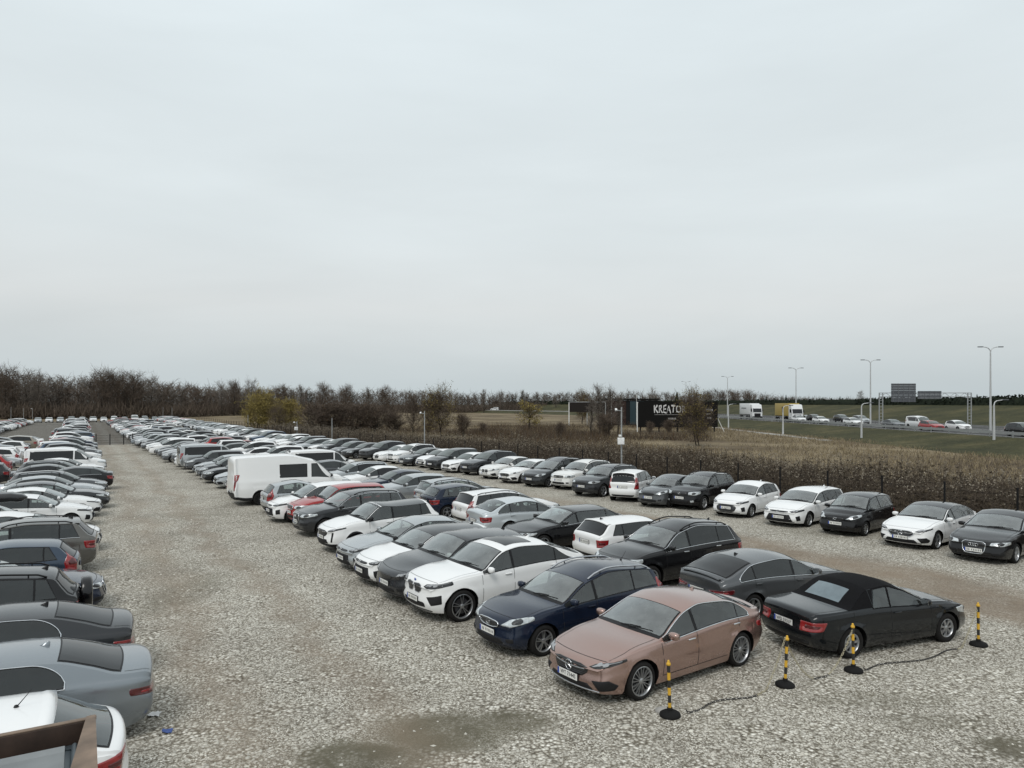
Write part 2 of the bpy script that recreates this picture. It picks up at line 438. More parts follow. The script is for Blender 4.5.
# ------------------------------------------------------------------ wheels
WHEELS = {}
def wheel_mesh(r, style, lod=2):
    key = (round(r, 3), style, lod)
    if key in WHEELS: return WHEELS[key]
    n = 32 if lod == 2 else 14
    t = MB(); w = .215; rr = r*(.70 if style in ('multi', 'five_dark', 'five') else .63)
    if style in ('multi', 'five_dark'): rr = r*.765
    prof = [(rr, -w/2+.02), (rr+.012, -w/2), (r-.045, -w/2-.004), (r-.012, -w/2+.022), (r, -w/2+.05), (r, w/2-.05), (r-.012, w/2-.022), (r-.045, w/2+.004), (rr+.012, w/2), (rr, w/2-.02)]
    t.lathe(prof, 'rubber', n, 'y')
    m = MB(); al = {'steel': 'plastic_dark'}.get(style, 'alloy')
    yo = w/2-.022      # outer plane
    m.lathe([(rr, yo-.12), (rr, yo+.008), (rr-.014, yo+.012), (rr-.026, yo-.004), (rr-.03, yo-.05)], al, n, 'y')
    m.lathe([(rr-.005, yo-.075), (0.001, yo-.07)], 'underside', n, 'y')
    m.lathe([(.16*r/.32, yo-.068), (.155*r/.32, yo-.055), (.05, yo-.055)], 'alloy_dark', n, 'y')   # brake disc
    ns = {'multi': 9, 'five': 5, 'five_dark': 5, 'six': 6, 'seven': 7, 'steel': 0, 'cap': 0}[style]
    hub = .052
    m.lathe([(hub, yo-.05), (hub, yo-.012), (hub*.8, yo-.004), (.001, yo-.002)], al, 16, 'y')
    def spoke(a0, a1, wi, wo):
        c0, s0 = math.cos(a0), math.sin(a0); c1, s1 = math.cos(a1), math.sin(a1)
        p0 = Vector((c0*hub*.8, 0, s0*hub*.8)); p1 = Vector((c1*(rr-.012), 0, s1*(rr-.012)))
        dr = (p1-p0).normalized(); sd = Vector((-dr.z, 0, dr.x))
        rows = []
        for k in range(4):
            p = p0.lerp(p1, k/3); ww = lerp(wi, wo, k/3); y = yo-.008+.004*math.sin(k/3*3.1)
            rows.append([p+sd*ww+Vector((0, y-.03, 0)), p+sd*ww*.8+Vector((0, y, 0)), p-sd*ww*.8+Vector((0, y, 0)), p-sd*ww+Vector((0, y-.03, 0))])
        m.grid(rows, al)
    for k in range(ns):
        a = 2*math.pi*k/ns+.3
        if style == 'multi':
            spoke(a-.06, a-.15, .0055, .0075); spoke(a+.06, a+.15, .0055, .0075)
        elif style in ('five', 'five_dark'):
            ww = .013 if style == 'five' else .0075
            spoke(a-.12, a-.16, ww, ww*1.1); spoke(a+.12, a+.16, ww, ww*1.1)
        else: spoke(a, a, .022, .034)
    if style in ('steel', 'cap'):
        k_ = 'plastic_dark' if style == 'steel' else 'alloy'
        m.lathe([(rr-.02, yo-.012), (rr*.8, yo+.002), (rr*.45, yo-.012), (.05, yo-.004)], k_, n, 'y')
        for k in range(9):
            a = 2*math.pi*k/9; c = Vector((math.cos(a)*rr*.72, yo+.0045, math.sin(a)*rr*.72))
            m.lathe([(.026, 0), (.022, .001), (.001, .0012)], 'underside', 8, 'y', Matrix.Translation(c))
    WHEELS[key] = (t, m, t.mesh('wheel'), m.mesh('rim', sharp=40))
    return WHEELS[key]
FRONT = {   # outlines in the front view: y as a share of the half width, z above (+) the bonnet edge hz
 'slim': dict(lamp=[(.50, -.085), (.60, -.03), (.80, .005), (.955, .045), (.965, .005), (.80, -.07), (.62, -.10)], lampmat='lamp_dark',
   grille=[(.0, -.065), (.30, -.07), (.48, -.105), (.47, -.19), (.36, -.265), (0, -.275)], chrome=False, low=[(.0, -.37), (.50, -.36), (.62, -.49), (0, -.52)], fog=[(.58, -.30), (.86, -.27), (.92, -.37), (.88, -.45), (.72, -.46)]),
 'almond': dict(lamp=[(.46, -.13), (.60, -.02), (.82, .03), (.93, .04), (.95, -.03), (.86, -.09), (.60, -.16)], lampmat='lamp_clear',
   grille=[(.0, -.07), (.30, -.085), (.40, -.115), (.34, -.19), (.20, -.215), (0, -.22)], chrome=True, low=[(.0, -.40), (.50, -.40), (.54, -.50), (0, -.52)], fog=[(.62, -.38), (.80, -.36), (.80, -.44), (.64, -.45)]),
 'kidney': dict(lamp=[(.44, -.10), (.50, -.045), (.80, -.015), (.95, .03), (.95, -.05), (.80, -.115), (.56, -.14)], lampmat='lamp_dark',
   grille=[(.03, -.06), (.24, -.05), (.33, -.08), (.32, -.20), (.24, -.26), (.06, -.25), (.03, -.20)], chrome=False, twin=True, low=[(.0, -.46), (.50, -.46), (.54, -.57), (0, -.59)], fog=[(.56, -.33), (.88, -.26), (.90, -.46), (.74, -.50)]),
 'frame': dict(lamp=[(.47, -.12), (.50, -.035), (.82, -.005), (.94, .0), (.94, -.07), (.84, -.125), (.60, -.14)], lampmat='lamp_clear',
   grille=[(.0, -.03), (.30, -.035), (.36, -.10), (.33, -.30), (.26, -.40), (0, -.41)], chrome=True, low=[(.0, -.50), (.40, -.50), (.42, -.56), (0, -.57)], fog=[(.50, -.34), (.86, -.33), (.86, -.42), (.54, -.43)]),
 'wide': dict(lamp=[(.50, -.06), (.62, -.02), (.84, .015), (.95, .03), (.95, -.03), (.80, -.09), (.60, -.10)], lampmat='lamp_dark',
   grille=[(.0, -.045), (.34, -.05), (.46, -.06), (.46, -.09), (.30, -.11), (0, -.11)], chrome=False, low=[(.0, -.20), (.50, -.20), (.66, -.46), (.60, -.50), (0, -.51)], fog=[(.76, -.26), (.88, -.22), (.89, -.42), (.80, -.44)]),
 'block': dict(lamp=[(.48, -.15), (.50, -.03), (.80, .0), (.94, .0), (.94, -.10), (.84, -.17), (.60, -.17)], lampmat='lamp_clear',
   grille=[(.0, -.03), (.40, -.04), (.44, -.10), (.42, -.17), (.36, -.19), (0, -.19)], chrome=True, low=[(.0, -.42), (.50, -.42), (.52, -.54), (0, -.55)], fog=[(.62, -.42), (.80, -.41), (.80, -.49), (.64, -.50)]),
}
REAR = {    # rear view: y share of half width, z absolute share of belt height
 'strip': [(.40, .80), (.95, .87), (.95, .76), (.70, .70), (.42, .74)],
 'wedge': [(.50, .90), (.95, .93), (.95, .73), (.76, .70), (.54, .76)],
 'block': [(.66, .92), (.95, .93), (.95, .70), (.70, .68)],
 'tall': [(.76, 1.28), (.93, 1.28), (.95, .96), (.95, .70), (.72, .70), (.80, .92)],
 'pillar': [(.74, 1.22), (.90, 1.22), (.94, .98), (.94, .74), (.80, .74)],
}
def text_mesh(body, size):
    c = bpy.data.curves.new('t', 'FONT'); c.body = body; c.size = size; c.offset = size*.012; c.align_x = 'CENTER'; c.align_y = 'CENTER'; c.resolution_u = 2
    o = bpy.data.objects.new('t', c); COL.objects.link(o)
    dg = bpy.context.evaluated_depsgraph_get(); me = bpy.data.meshes.new_from_object(o.evaluated_get(dg))
    bpy.data.objects.remove(o); bpy.data.curves.remove(c); me.materials.clear()
    return me
def make_car(name, base, lod=2, front='almond', rear='wedge', wheel='five', opt=(), plate=None, emblem=None, panes=None, **ov):
    """returns the car's root with its parts (lod 2, 1) or the car as one small mesh (lod 0)"""
    c = Car(base, **ov); d = c.d; k = c.k; hw = c.hw; hz = d['hz']; kind = d['kind']
    parts = []      # (name, MB, parent index or None, location, rotation z)
    def part(nm, mb, par=None, loc=(0, 0, 0), rz=0.0): parts.append((nm, mb, par, loc, rz)); return len(parts)-1
    step = {2: .085, 1: .13, 0: .26}[lod]
    clad = 'clad' in opt
    nq = {2: 14, 1: 8, 0: 4}[lod]; nw = {2: 5, 1: 3, 0: 2}[lod]; nu = {2: 14, 1: 8, 0: 4}[lod]
    FB, FT, UW, UR = .05, .925, .93, .86
    zbot = lambda q: lerp(c.zs(q), c.zr(q), FB)
    zmax = d.get('ztop_max', 9)
    ztop = lambda q: min(zmax, lerp(c.zs(q), c.zr(q), FT))
    # ---- extents of the side glass
    q0 = c.cw[0]
    while ztop(q0)-zbot(q0) < .055 and q0 < c.hd[0]: q0 += .01
    end = d.get('dlo_end')
    if end: e0, e1 = end[0]*k, end[1]*k; qs1 = min(e0, e1)-.015
    else:
        e0 = c.rw[0]-.02
        while ztop(e0)-zbot(e0) < d.get('dlo_min', .05) and e0 > c.rh[0]: e0 -= .01
        e0 = min(e0, lerp(c.rh[0], c.rw[0], d.get('dlo_last', .62)))
        e1 = e0; qs1 = e0-.42
        ztop0 = ztop
        ztop = lambda q: ztop0(q) if q < e0-.42 else zbot(q)+.004+(ztop0(q)-zbot(q)-.004)*math.sqrt(max(0, 1-((q-e0+.42)/.45)**2))
    qB = d.get('qB', c.sa[0]+1.45*k**.5); qC = d.get('qC', c.sa[1]-.10)
    given = panes is not None
    if panes is None:
        panes = [(q0, qB-.03, q0, qB-.03, 'glass_dark'), (qB+.03, qC-.015, qB+.03, qC-.015, 'glass_dark')]
        if e0-qC > .16: panes.append((qC+.015, e0, qC+.015, e1, 'glass_dark'))
        else: panes[1] = (qB+.03, e0, qB+.03, e1, 'glass_dark')
    if 'tint' in opt: panes = [panes[0]]+[p[:4]+('glass_black',) for p in panes[1:]]
    qa, qb = c.cw[0]+.075, c.hd[0]-.02
    boot = kind in ('sedan', 'coupe', 'soft')
    r0, r1 = c.rh[0]+(.045 if boot else .075), c.rw[0]-(.05 if boot else .015)
    if kind == 'soft': r0 += .15; r1 -= .09
    holes = []; openq = None
    if lod == 2 and kind != 'van':
        qs0 = q0+.10; openq = (qs0, qs1)
        for p in panes:
            a_, b__ = max(p[0], qs0), min(p[1], qs1, p[3])
            if b__-a_ > .05: holes.append(('side', a_, b__, FB, FT))
        holes.append(('top', qa, qb, 0, UW))
        if kind != 'soft' and 'tint' not in opt: holes.append(('top', r0, r1, 0, UR))
    step = {2: .085, 1: .13, 0: .26}[lod]
    clad = 'clad' in opt
    G_2 = (FB, .25, .5, .75, FT, 1); U_2 = (.985, UW, UR, .72, .5, .25, 0)
    bmb, ring = c.body(step, {2: 11, 1: 8, 0: 5}[lod], {2: G_2, 1: (FB, .3, .6, FT, 1), 0: (.4, FT, 1)}[lod], {2: U_2, 1: (.97, .85, .6, .3, 0), 0: (.9, .5, 0)}[lod], clad=clad, holes=holes)
    if True:      # sheet metal must face outwards: its back is the dark lining
        me_ = bmb.mesh('t', merge=0); bm_ = bmesh.new(); bm_.from_mesh(me_); flipped = 0
        for i_, f_ in enumerate(bm_.faces):
            ce = f_.calc_center_median(); ref = Vector((max(-c.d['wb']/2, min(c.d['wb']/2, ce.x*.8)), 0, .65 if c.H < 1.9 else 1.1))
            if bmb.mats[bmb.m[i_]] == 'car_paint' and f_.normal.dot(ce-ref) < 0: bmb.f[i_] = list(bmb.f[i_])[::-1]
        bm_.free(); bpy.data.meshes.remove(me_)
    bvh = BVHTree.FromPolygons([Vector(v) for v in bmb.v], bmb.f)
    def pane_fn(b0, b1, t0, t1, m):
        def fn(u, w):
            q = lerp(lerp(b0, b1, u), lerp(t0, t1, u), w)
            return c.side(q, lerp(zbot(q)+m, ztop(q)-m, w))
        return fn
    U = lin(0, 1, nq); Wv = lin(0, 1, nw)
    def both(fn, us, vs_, off, mat, mb=None):
        a = mb or MB(); b_ = mb or MB()
        rows = c.patch(a, fn, us, vs_, off, mat)
        b_.grid([mirror_rows(r) for r in rows], mat)
        return a, b_, rows
    surround = None; tm_ = 'trim_black' if 'soft' not in opt else 'soft_top'
    if panes:
        fr, bk = panes[0], panes[-1]
        f = pane_fn(fr[0]-.012, bk[1]+.02, fr[2]-.012, bk[3]+.02, -.016)
        if kind != 'van':
            surround = c.patch(MB(), f, lin(0, 1, nq*3), Wv, .003, tm_)      # outline of the window band
            if openq is None: both(f, lin(0, 1, nq*3), Wv, .003, tm_, bmb)
            else:
                both(pane_fn(fr[0]-.012, openq[0], fr[2]-.012, openq[0], -.016), lin(0, 1, 4), Wv, .003, tm_, bmb)
                if bk[1]+.02 > openq[1]: both(pane_fn(openq[1], bk[1]+.02, openq[1], bk[3]+.02, -.016), lin(0, 1, 8), Wv, .003, tm_, bmb)
                for p, p2 in zip(panes[:-1], panes[1:]):
                    if p[1] < openq[1]: both(pane_fn(p[1]-.004, p2[0]+.004, p[3]-.004, p2[2]+.004, -.016), [0, .5, 1], Wv, .009, tm_, bmb)
                for w0, w1 in ((-.016, .006), None) if False else ():
                    pass
                g0, g1 = openq
                both(lambda u, w: (lambda q: c.side(q, zbot(q)+lerp(-.018, .006, w)))(lerp(g0, g1, u)), lin(0, 1, nq*2), [0, 1], .004, tm_, bmb)
                both(lambda u, w: (lambda q: c.side(q, ztop(q)+lerp(-.004, .018, w)))(lerp(g0, g1, u)), lin(0, 1, nq*2), [0, 1], .004, tm_, bmb)
        else:
            for p in panes: both(pane_fn(p[0]-.03, p[1]+.03, p[2]-.03, p[3]+.03, -.03), U, Wv, .003, 'trim_black', bmb)
        for p in panes:
            mt = p[4]
            if openq is not None: mt = {'glass_dark': 'glass_clear', 'glass_pale': 'glass_clear', 'glass_black': 'glass_privacy'}[mt]
            a, b_, _ = both(pane_fn(p[0], p[1], p[2], p[3], .001), U, Wv, .007, mt)
            part('side_window', a); part('side_window', b_)
    # ---- windscreen, rear window
    mb = MB()
    if openq is None: c.patch(bmb, lambda u, v: c.top(lerp(qa-.08, qb+.02, u), v*.965), lin(0, 1, nw*2), lin(-1, 1, nu), .003, 'trim_black')
    else:
        for s0, s1 in ((qa-.08, qa+.005), (qb-.012, qb+.02)): c.patch(bmb, lambda u, v: c.top(lerp(s0, s1, u), v*.965), [0, .5, 1], lin(-1, 1, nu), .0035, 'trim_black')
        both(lambda u, v: c.top(lerp(qa-.08, qb+.02, u), lerp(UW-.012, .968, v)), lin(0, 1, nw*2), [0, 1], .0035, 'trim_black', bmb)
    c.patch(mb, lambda u, v: c.top(lerp(qa, qb, u), v*UW), lin(0, 1, nw*2), lin(-1, 1, nu), .007, 'glass_screen' if openq is None else 'glass_windscreen'); part('windscreen', mb)
    if lod == 2:
        wp = MB()
        for sg in (-1, 1):
            wp.tube([c.top(qa-.02, sg*.12)+Vector((.02, 0, .012)), c.top(qa+.02, sg*.12+.25)+Vector((.01, 0, .016)), c.top(qa+.04, sg*.12+.60 if sg > 0 else .40)+Vector((.0, 0, .014))], .008, 'trim_black', 5)
        part('wiper', wp)
    mb = MB()
    if kind == 'van':
        for sg in (-1, 1):
            if d.get('rear_glass', True): ray_patch(mb, bvh, [(-3, sg*.10, 1.25), (-3, sg*.66, 1.25), (-3, sg*.60, 1.95), (-3, sg*.10, 1.98)], (1, 0, 0), .006, 'glass_black', 24, 3)
        if mb.v: part('rear_window', mb)
    else:
        rm = 'glass_screen' if boot and 'tint' not in opt else 'glass_dark'
        if kind == 'soft': rm = 'glass_pale'
        elif 'tint' in opt: rm = 'glass_black'
        elif openq: rm = 'glass_clear'
        ue = .60 if kind == 'soft' else UR
        if kind == 'soft' or 'tint' in opt or not openq: c.patch(bmb, lambda u, v: c.top(lerp(r0-.02, r1+.025, u), v*(ue+.05)), lin(0, 1, nw*2), lin(-1, 1, nu), .003, tm_)
        else:
            for s0, s1 in ((r0-.02, r0+.01), (r1-.01, r1+.025)): c.patch(bmb, lambda u, v: c.top(lerp(s0, s1, u), v*(ue+.05)), [0, .5, 1], lin(-1, 1, nu), .0035, tm_)
            both(lambda u, v: c.top(lerp(r0-.02, r1+.025, u), lerp(ue-.012, ue+.05, v)), lin(0, 1, nw*2), [0, 1], .0035, tm_, bmb)
        c.patch(mb, lambda u, v: c.top(lerp(r0, r1, u), v*ue), lin(0, 1, nw*2), lin(-1, 1, nu), .007, rm); part('rear_window', mb)
    # ---- what shows through the glass
    if openq is not None:
        zb_ = c.zs(c.hd[0]); xf = c.ax(c.cw[0]); hb = c.ysh(c.hd[0])
        db = MB(); db.box((xf-.22, 0, zb_-.10), (.62, hb*1.84, .20), 'cabin_dark', None, .06); part('dashboard', db)
        sw = MB(); sx = c.ax(c.hd[0]+.02); Mx = Matrix.Translation((sx+.08, .36, zb_-.02)) @ Matrix.Rotation(R(65), 4, 'Y')
        sw.tube([Mx @ Vector((.18*math.cos(t), .18*math.sin(t), 0)) for t in lin(0, 2*math.pi, 18)[:-1]], .014, 'cabin_dark', 5, True); sw.tube([Mx @ Vector((0, -.17, 0)), Mx @ Vector((0, .17, 0))], .02, 'cabin_dark', 5); sw.tube([Mx @ Vector((0, 0, 0)), Mx @ Vector((.0, 0, -.3))], .03, 'cabin_dark', 5); part('steering_wheel', sw)
        zt = lambda q: c.zr(q)-.10
        def seat(q, y, w_):
            sm_ = MB(); x = c.ax(q); h = min(zb_+.17, zt(q)-.14); rot = Matrix.Rotation(R(-14), 3, 'Y')
            sm_.box((x, y, (h+.45)/2), (.16, w_, h-.40), 'cabin_seat', rot, .05)
            hz_ = min(h+.12, zt(q))
            for yy in ([y] if w_ < .7 else [y-.40, y+.40]):
                sm_.box((x-.08, yy, hz_), (.10, .25, .17), 'cabin_seat', rot, .04); sm_.tube([(x-.07, yy, h-.06), (x-.08, yy, hz_)], .03, 'cabin_seat', 5)
            part('seat' if w_ < .7 else 'rear_bench', sm_)
        for y in (.37, -.37): seat(c.hd[0]+.42*k, y, .50)
        if e0 > qB+.7 or boot: seat(min(c.hd[0]+1.28*k, c.sa[1]-.10), 0, 1.22)
        fl = MB(); fl.box((c.ax((c.cw[0]+c.sa[1])/2), 0, .52), (c.sa[1]-c.cw[0]+.6, hb*1.8, .03), 'cabin_dark'); part('cabin_floor', fl)
        if not boot:
            sh = MB(); sh.box((c.ax((c.sa[1]+c.rw[0])/2-.02), 0, zb_-.03), (max(.3, c.rw[0]-c.sa[1]-.12), hb*1.62, .03), 'cabin_dark'); part('parcel_shelf', sh)
        else:
            sh = MB(); sh.box((c.ax(c.rw[0]-.30), 0, c.zs(c.rw[0])-.02), (.66, hb*1.60, .03), 'cabin_dark'); part('parcel_shelf', sh)
        mr = MB(); pm_ = c.top(c.hd[0]-.10, 0); mr.box(pm_+Vector((-.05, 0, -.09)), (.03, .24, .07), 'cabin_dark', None, .015); mr.tube([pm_+Vector((-.02, 0, -.02)), pm_+Vector((-.05, 0, -.08))], .012, 'cabin_dark', 5); part('inside_mirror', mr)
    # ---- dark roof, glass roof
    if 'black_roof' in opt or 'soft' in opt:
        mt = 'soft_top' if 'soft' in opt else 'gloss_black'
        c.patch(bmb, lambda u, v: c.top(lerp(c.hd[0]-.01, c.rh[0]+.03, u), v), lin(0, 1, nw*3), lin(-1, 1, nu), .004, mt)
        if surround is not None:
            both(lambda u, w: (lambda q: c.side(q, lerp(ztop(q)-.005, c.zr(q), w)))(lerp(q0, bk[3]+.05, u)), lin(0, 1, nq*2), lin(0, 1, 2), .0045, mt, bmb)
        if 'soft' in opt:
            c.patch(bmb, lambda u, v: c.top(lerp(c.rh[0]-.03, c.rw[0]-.01, u), v), lin(0, 1, nw*3), lin(-1, 1, nu), .0022, mt)
            both(lambda u, w: (lambda q: c.side(q, lerp(c.zs(q)+.03, c.zr(q), w)))(lerp(bk[1], c.rw[0]-.02, u)), lin(0, 1, nq), lin(0, 1, 4), .005, mt, bmb)
    if 'sunroof' in opt:
        mb = MB(); c.patch(mb, lambda u, v: c.top(lerp(c.hd[0]+.22, lerp(c.hd[0], c.rh[0], .72), u), v*.74), lin(0, 1, 8), lin(-1, 1, nu), .006, 'glass_black'); part('sunroof', mb)
    # ---- seams and trim lines in the body
    if lod == 2 and kind != 'van':
        for q in [c.sa[0]+c.Ra+.13, qB-.0, min(qC+.12, c.sa[1]-c.Ra*.2)]:
            zl = max(c.zlow(q)+.10, d['zu']+.14)
            both(lambda u, w: c.side(q+u*.005, lerp(zl, c.zs(q)-.004, w)), [-1, 1], lin(0, 1, 8), .0025, 'seam', bmb)
        both(lambda u, w: c.side(lerp(c.sa[0]+c.Ra+.13, c.sa[1]-c.Ra*.9, u), d['zu']+.14+w*.006), lin(0, 1, 10), [-1, 1], .0025, 'seam', bmb)
        both(lambda u, w: c.top(lerp(.20, c.cw[0]-.03, u), .90+.0045*w), lin(0, 1, 10), [-1, 1], .0025, 'seam', bmb)
        c.patch(bmb, lambda u, v: c.top(.17+u*.005, v*.9), [-1, 1], lin(-1, 1, 12), .0025, 'seam')
        if kind in ('sedan', 'coupe', 'soft'):
            both(lambda u, w: c.top(lerp(c.rw[0]+.02, c.Ls-.03, u), .90+.005*w), lin(0, 1, 6), [-1, 1], .0025, 'seam', bmb)
    if surround is not None and 'chrome' in opt and lod:
        mb1, mb2 = MB(), MB(); nn = len(surround)
        if 'chrome_full' in opt: loop = [r[0] for r in surround]+[surround[-1][j] for j in range(1, nw)]+[r[-1] for r in surround[::-1]]
        else: loop = [r[0] for r in surround]
        mb1.tube([p+Vector((0, .004, 0)) for p in loop], .010, 'chrome', 6); mb2.tube([Vector((p.x, -p.y-.004, p.z)) for p in loop], .010, 'chrome', 6)
        part('window_trim', mb1); part('window_trim', mb2)
    part('body', bmb); bi = len(parts)-1
    # ---- front
    F = FRONT[front]
    F = dict(F); F.update(d.get('F', {}))
    XF = lambda p: [(4, y*hw, max(hz+z, d['zu']+.085)) for y, z in p]
    full = lambda p: p+[(-y, z) for y, z in p[::-1] if y > 1e-6]
    nn, rg = {2: (36, 5), 1: (24, 3), 0: (12, 2)}[lod]
    fwd = (-1, 0, 0)
    def corner_points(P3, dv, xl):
        out = []; dv = Vector(dv)
        for p in P3:
            p = Vector(p); h = bvh.ray_cast(p, dv, 8)
            if h[0] is not None and (h[0].x-xl)*dv.x <= 0: out.append(h[0])
            else:
                q = bvh.ray_cast(Vector((xl, math.copysign(3, p.y), p.z)), Vector((0, -math.copysign(1, p.y), 0)), 4); out.append(q[0] if q[0] is not None else Vector((xl, p.y, p.z)))
        return out
    def fpatch(poly, off, mat, nm, par=None, mb=None):
        m_ = mb or MB(); ys = [p[0] for p in poly]; dv = fwd; P3 = XF(poly)
        if min(ys) > .2 or max(ys) < -.2:        # a patch on the corner: find its outline on the body, then lay it on from the diagonal
            P3 = corner_points(P3, fwd, c.ax(.40)); dv = (-.75, -.66*(1 if ys[0] > 0 else -1), 0)
        rows = ray_patch(m_, bvh, P3, dv, off, mat, nn, rg)
        return (part(nm, m_, par) if mb is None else None), rows
    for sg in (1, -1):
        poly = [(sg*y, z) for y, z in F['lamp']]
        hi, rows = fpatch(poly, .006, F['lampmat'], 'headlight')
        if lod == 2:
            cx = sum(p[0] for p in poly)/len(poly); cz = sum(p[1] for p in poly)/len(poly)
            if F['lampmat'] == 'lamp_dark': inner = [(lerp(cx, y, .80), lerp(cz, z, .80)-.004) for y, z in poly]; inner = [p for p in inner]; inner = inner[:4]+[(y, z-.010) for y, z in inner[:4][::-1]]; mt = 'lamp_led'
            else: inner = [(cx+.085*math.cos(a)*1.0+sg*.03, cz+.05*math.sin(a)+.012) for a in lin(0, 2*math.pi, 10)[:-1]]; mt = 'lamp_dark'
            fpatch(inner, .012, mt, 'reflector', hi)
            if F['lampmat'] == 'lamp_dark':
                for t in (.38, .62):
                    bx = lerp(poly[0][0], poly[3][0], t); fpatch([(bx+.045*math.cos(a), cz+.002+.025*math.sin(a)+.02*(t-.4)) for a in lin(0, 2*math.pi, 8)[:-1]], .011, 'lamp_led', 'reflector', hi)
    gm = MB()
    if F.get('twin'):
        for sg in (1, -1): _, rows = fpatch([(sg*y, z) for y, z in F['grille']], .008, 'grille_slats', '', mb=gm); (gm.tube(rows, .006, 'satin_metal', 5, True) if lod else None)
    else:
        _, rows = fpatch(full(F['grille']), .008, 'grille_slats', '', mb=gm)
    gi = part('grille', gm)
    if F.get('chrome') and not F.get('twin') and lod:
        tm = MB(); tm.tube([p+Vector((.004, 0, 0)) for p in rows], .014 if F['chrome'] != 'thick' else .020, 'chrome', 6, True); part('grille_surround', tm, gi)
    if F.get('bar') and lod:
        tm = MB(); z = hz+F['bar']
        pts = []
        for y in lin(-.36, .36, 12):
            h = bvh.ray_cast(Vector((4, y*hw*1.12, z+.02*abs(y)/.4)), Vector((-1, 0, 0)))
            if h[0]: pts.append(h[0]+Vector((.014, 0, 0)))
        tm.tube(pts, .012, 'satin_metal', 6); part('grille_bar', tm, gi)
    lm = MB(); fpatch(full(F['low']), .005, 'plastic_dark', '', mb=lm); part('air_intake', lm)
    if F.get('fog') and lod:
        for sg in (1, -1): fpatch([(sg*y, z) for y, z in F['fog']], .005, d.get('fogmat', 'plastic_dark'), 'bumper_vent')
    if lod == 2:      # splitter lip
        tm = MB(); pts = []
        for y in lin(-.72, .72, 12):
            h = bvh.ray_cast(Vector((4, y*hw, d['zu']+.07)), Vector((-1, 0, 0)))
            if h[0]: pts.append(h[0]+Vector((.006, 0, 0)))
        tm.tube(pts, .016, 'satin_metal' if 'lip' in opt else 'plastic_dark', 6); part('front_lip', tm)
    # ---- emblem
    if emblem and lod:
        ez = hz+d.get('ez', -.15); h = bvh.ray_cast(Vector((4, 0, ez)), Vector((-1, 0, 0)))
        em = MB(); o = h[0]+Vector((.022, 0, 0)) if h[0] else Vector((2, 0, ez))
        ringp = lambda cy, ry, rz_: [o+Vector((0, cy+ry*math.cos(a), rz_*math.sin(a))) for a in lin(0, 2*math.pi, 24)[:-1]]
        if emblem == 'star':
            em.tube(ringp(0, .085, .085), .008, 'chrome', 6, True)
            for a in (90, 210, 330): em.tube([o, o+Vector((0, .082*math.cos(R(a)), .082*math.sin(R(a))))], [.013, .004], 'chrome', 6)
        elif emblem == 'rings':
            for i in range(4): em.tube(ringp((i-1.5)*.066, .042, .042), .006, 'chrome', 6, True)
        elif emblem == 'roundel':
            em.lathe([(.04, 0), (.04, .008), (.0, .01)], 'plate_blue', 16, 'z', Matrix.Translation(o) @ Matrix.Rotation(R(90), 4, 'Y')); em.tube(ringp(0, .04, .04), .005, 'chrome', 5, True)
        elif emblem == 'oval':
            em.tube(ringp(0, .065, .042), .006, 'chrome', 6, True); em.tube(ringp(0, .022, .038), .005, 'chrome', 6, True)
        elif emblem == 'flat': em.tube(ringp(0, .06, .03), .008, 'chrome', 6, True)
        part('emblem', em)
    # ---- rear
    zb = c.zs(c.Ls-.12)
    nrz = len(parts)
    for sg in (1, -1):
        m_ = MB(); poly = [(-4, sg*y*hw, z*zb) for y, z in (d['R'] if 'R' in d else REAR[rear])]
        poly = corner_points(poly, (1, 0, 0), c.ax(c.Ls)+.26); dv = (.75, -.66*sg, 0); ray_patch(m_, bvh, poly, dv, .008, d.get('tailmat', 'lamp_red'), nn, rg); ti = part('tail_light', m_)
        if lod == 2:
            cx = sum(p[1] for p in poly)/len(poly); cz = sum(p[2] for p in poly)/len(poly); m2 = MB()
            pc = sum(poly, Vector())/len(poly); ray_patch(m2, bvh, [Vector((lerp(pc.x, p.x, .6), lerp(pc.y, p.y, .6), lerp(pc.z, p.z, .32))) for p in poly], dv, .013, 'lamp_deep' if d.get('tailmat', 'lamp_red') == 'lamp_red' else 'lamp_red', 24, 3); part('reflector', m2, ti)
    if lod:
        rmb = MB(); zl = d['zu']+.11
        ray_patch(rmb, bvh, [(-4, -.74*hw, zl+.10), (-4, .74*hw, zl+.10), (-4, .66*hw, zl), (-4, -.66*hw, zl)], (1, 0, 0), .006, 'plastic_dark', 24, 3); part('rear_diffuser', rmb)
    # ---- plates
    def plates(x_sign, z, txt):
        h = bvh.ray_cast(Vector((4*x_sign, 0, z)), Vector((-x_sign, 0, 0)))
        if not h[0]: return
        mb_ = MB(); x = h[0].x+x_sign*.012
        mb_.box((x-x_sign*.01, 0, z), (.02, .53, .125), 'trim_black')
        mb_.box((x+x_sign*.002, 0, z), (.008, .515, .112), 'plate_white')
        left = x_sign*-1     # reader's left as y
        mb_.box((x+x_sign*.0045, left*.235, z), (.008, .042, .108), 'plate_blue')
        if not txt:
            for i, (a, w_) in enumerate(((-.19, .03), (-.14, .035), (-.06, .03), (-.01, .03), (.04, .03), (.09, .03), (.14, .03), (.19, .03))):
                mb_.box((x+x_sign*.0045, -left*(a+.025), z), (.006, w_*.62, .055), 'plate_ink')
        pi = part('number_plate', mb_)
        if txt: parts.append(('plate_text', ('TEXT', txt, x_sign), pi, (x+x_sign*.0085, left*-.022, z), 0))
    if lod and 'noplate' not in opt:
        plates(1, hz+d.get('pz', -.31), plate if d.get('plate_end', 'front') == 'front' else None)
        plates(-1, d.get('prz', zb*.80 if kind not in ('sedan', 'coupe', 'soft') else zb*.74), plate if d.get('plate_end') == 'rear' else None)
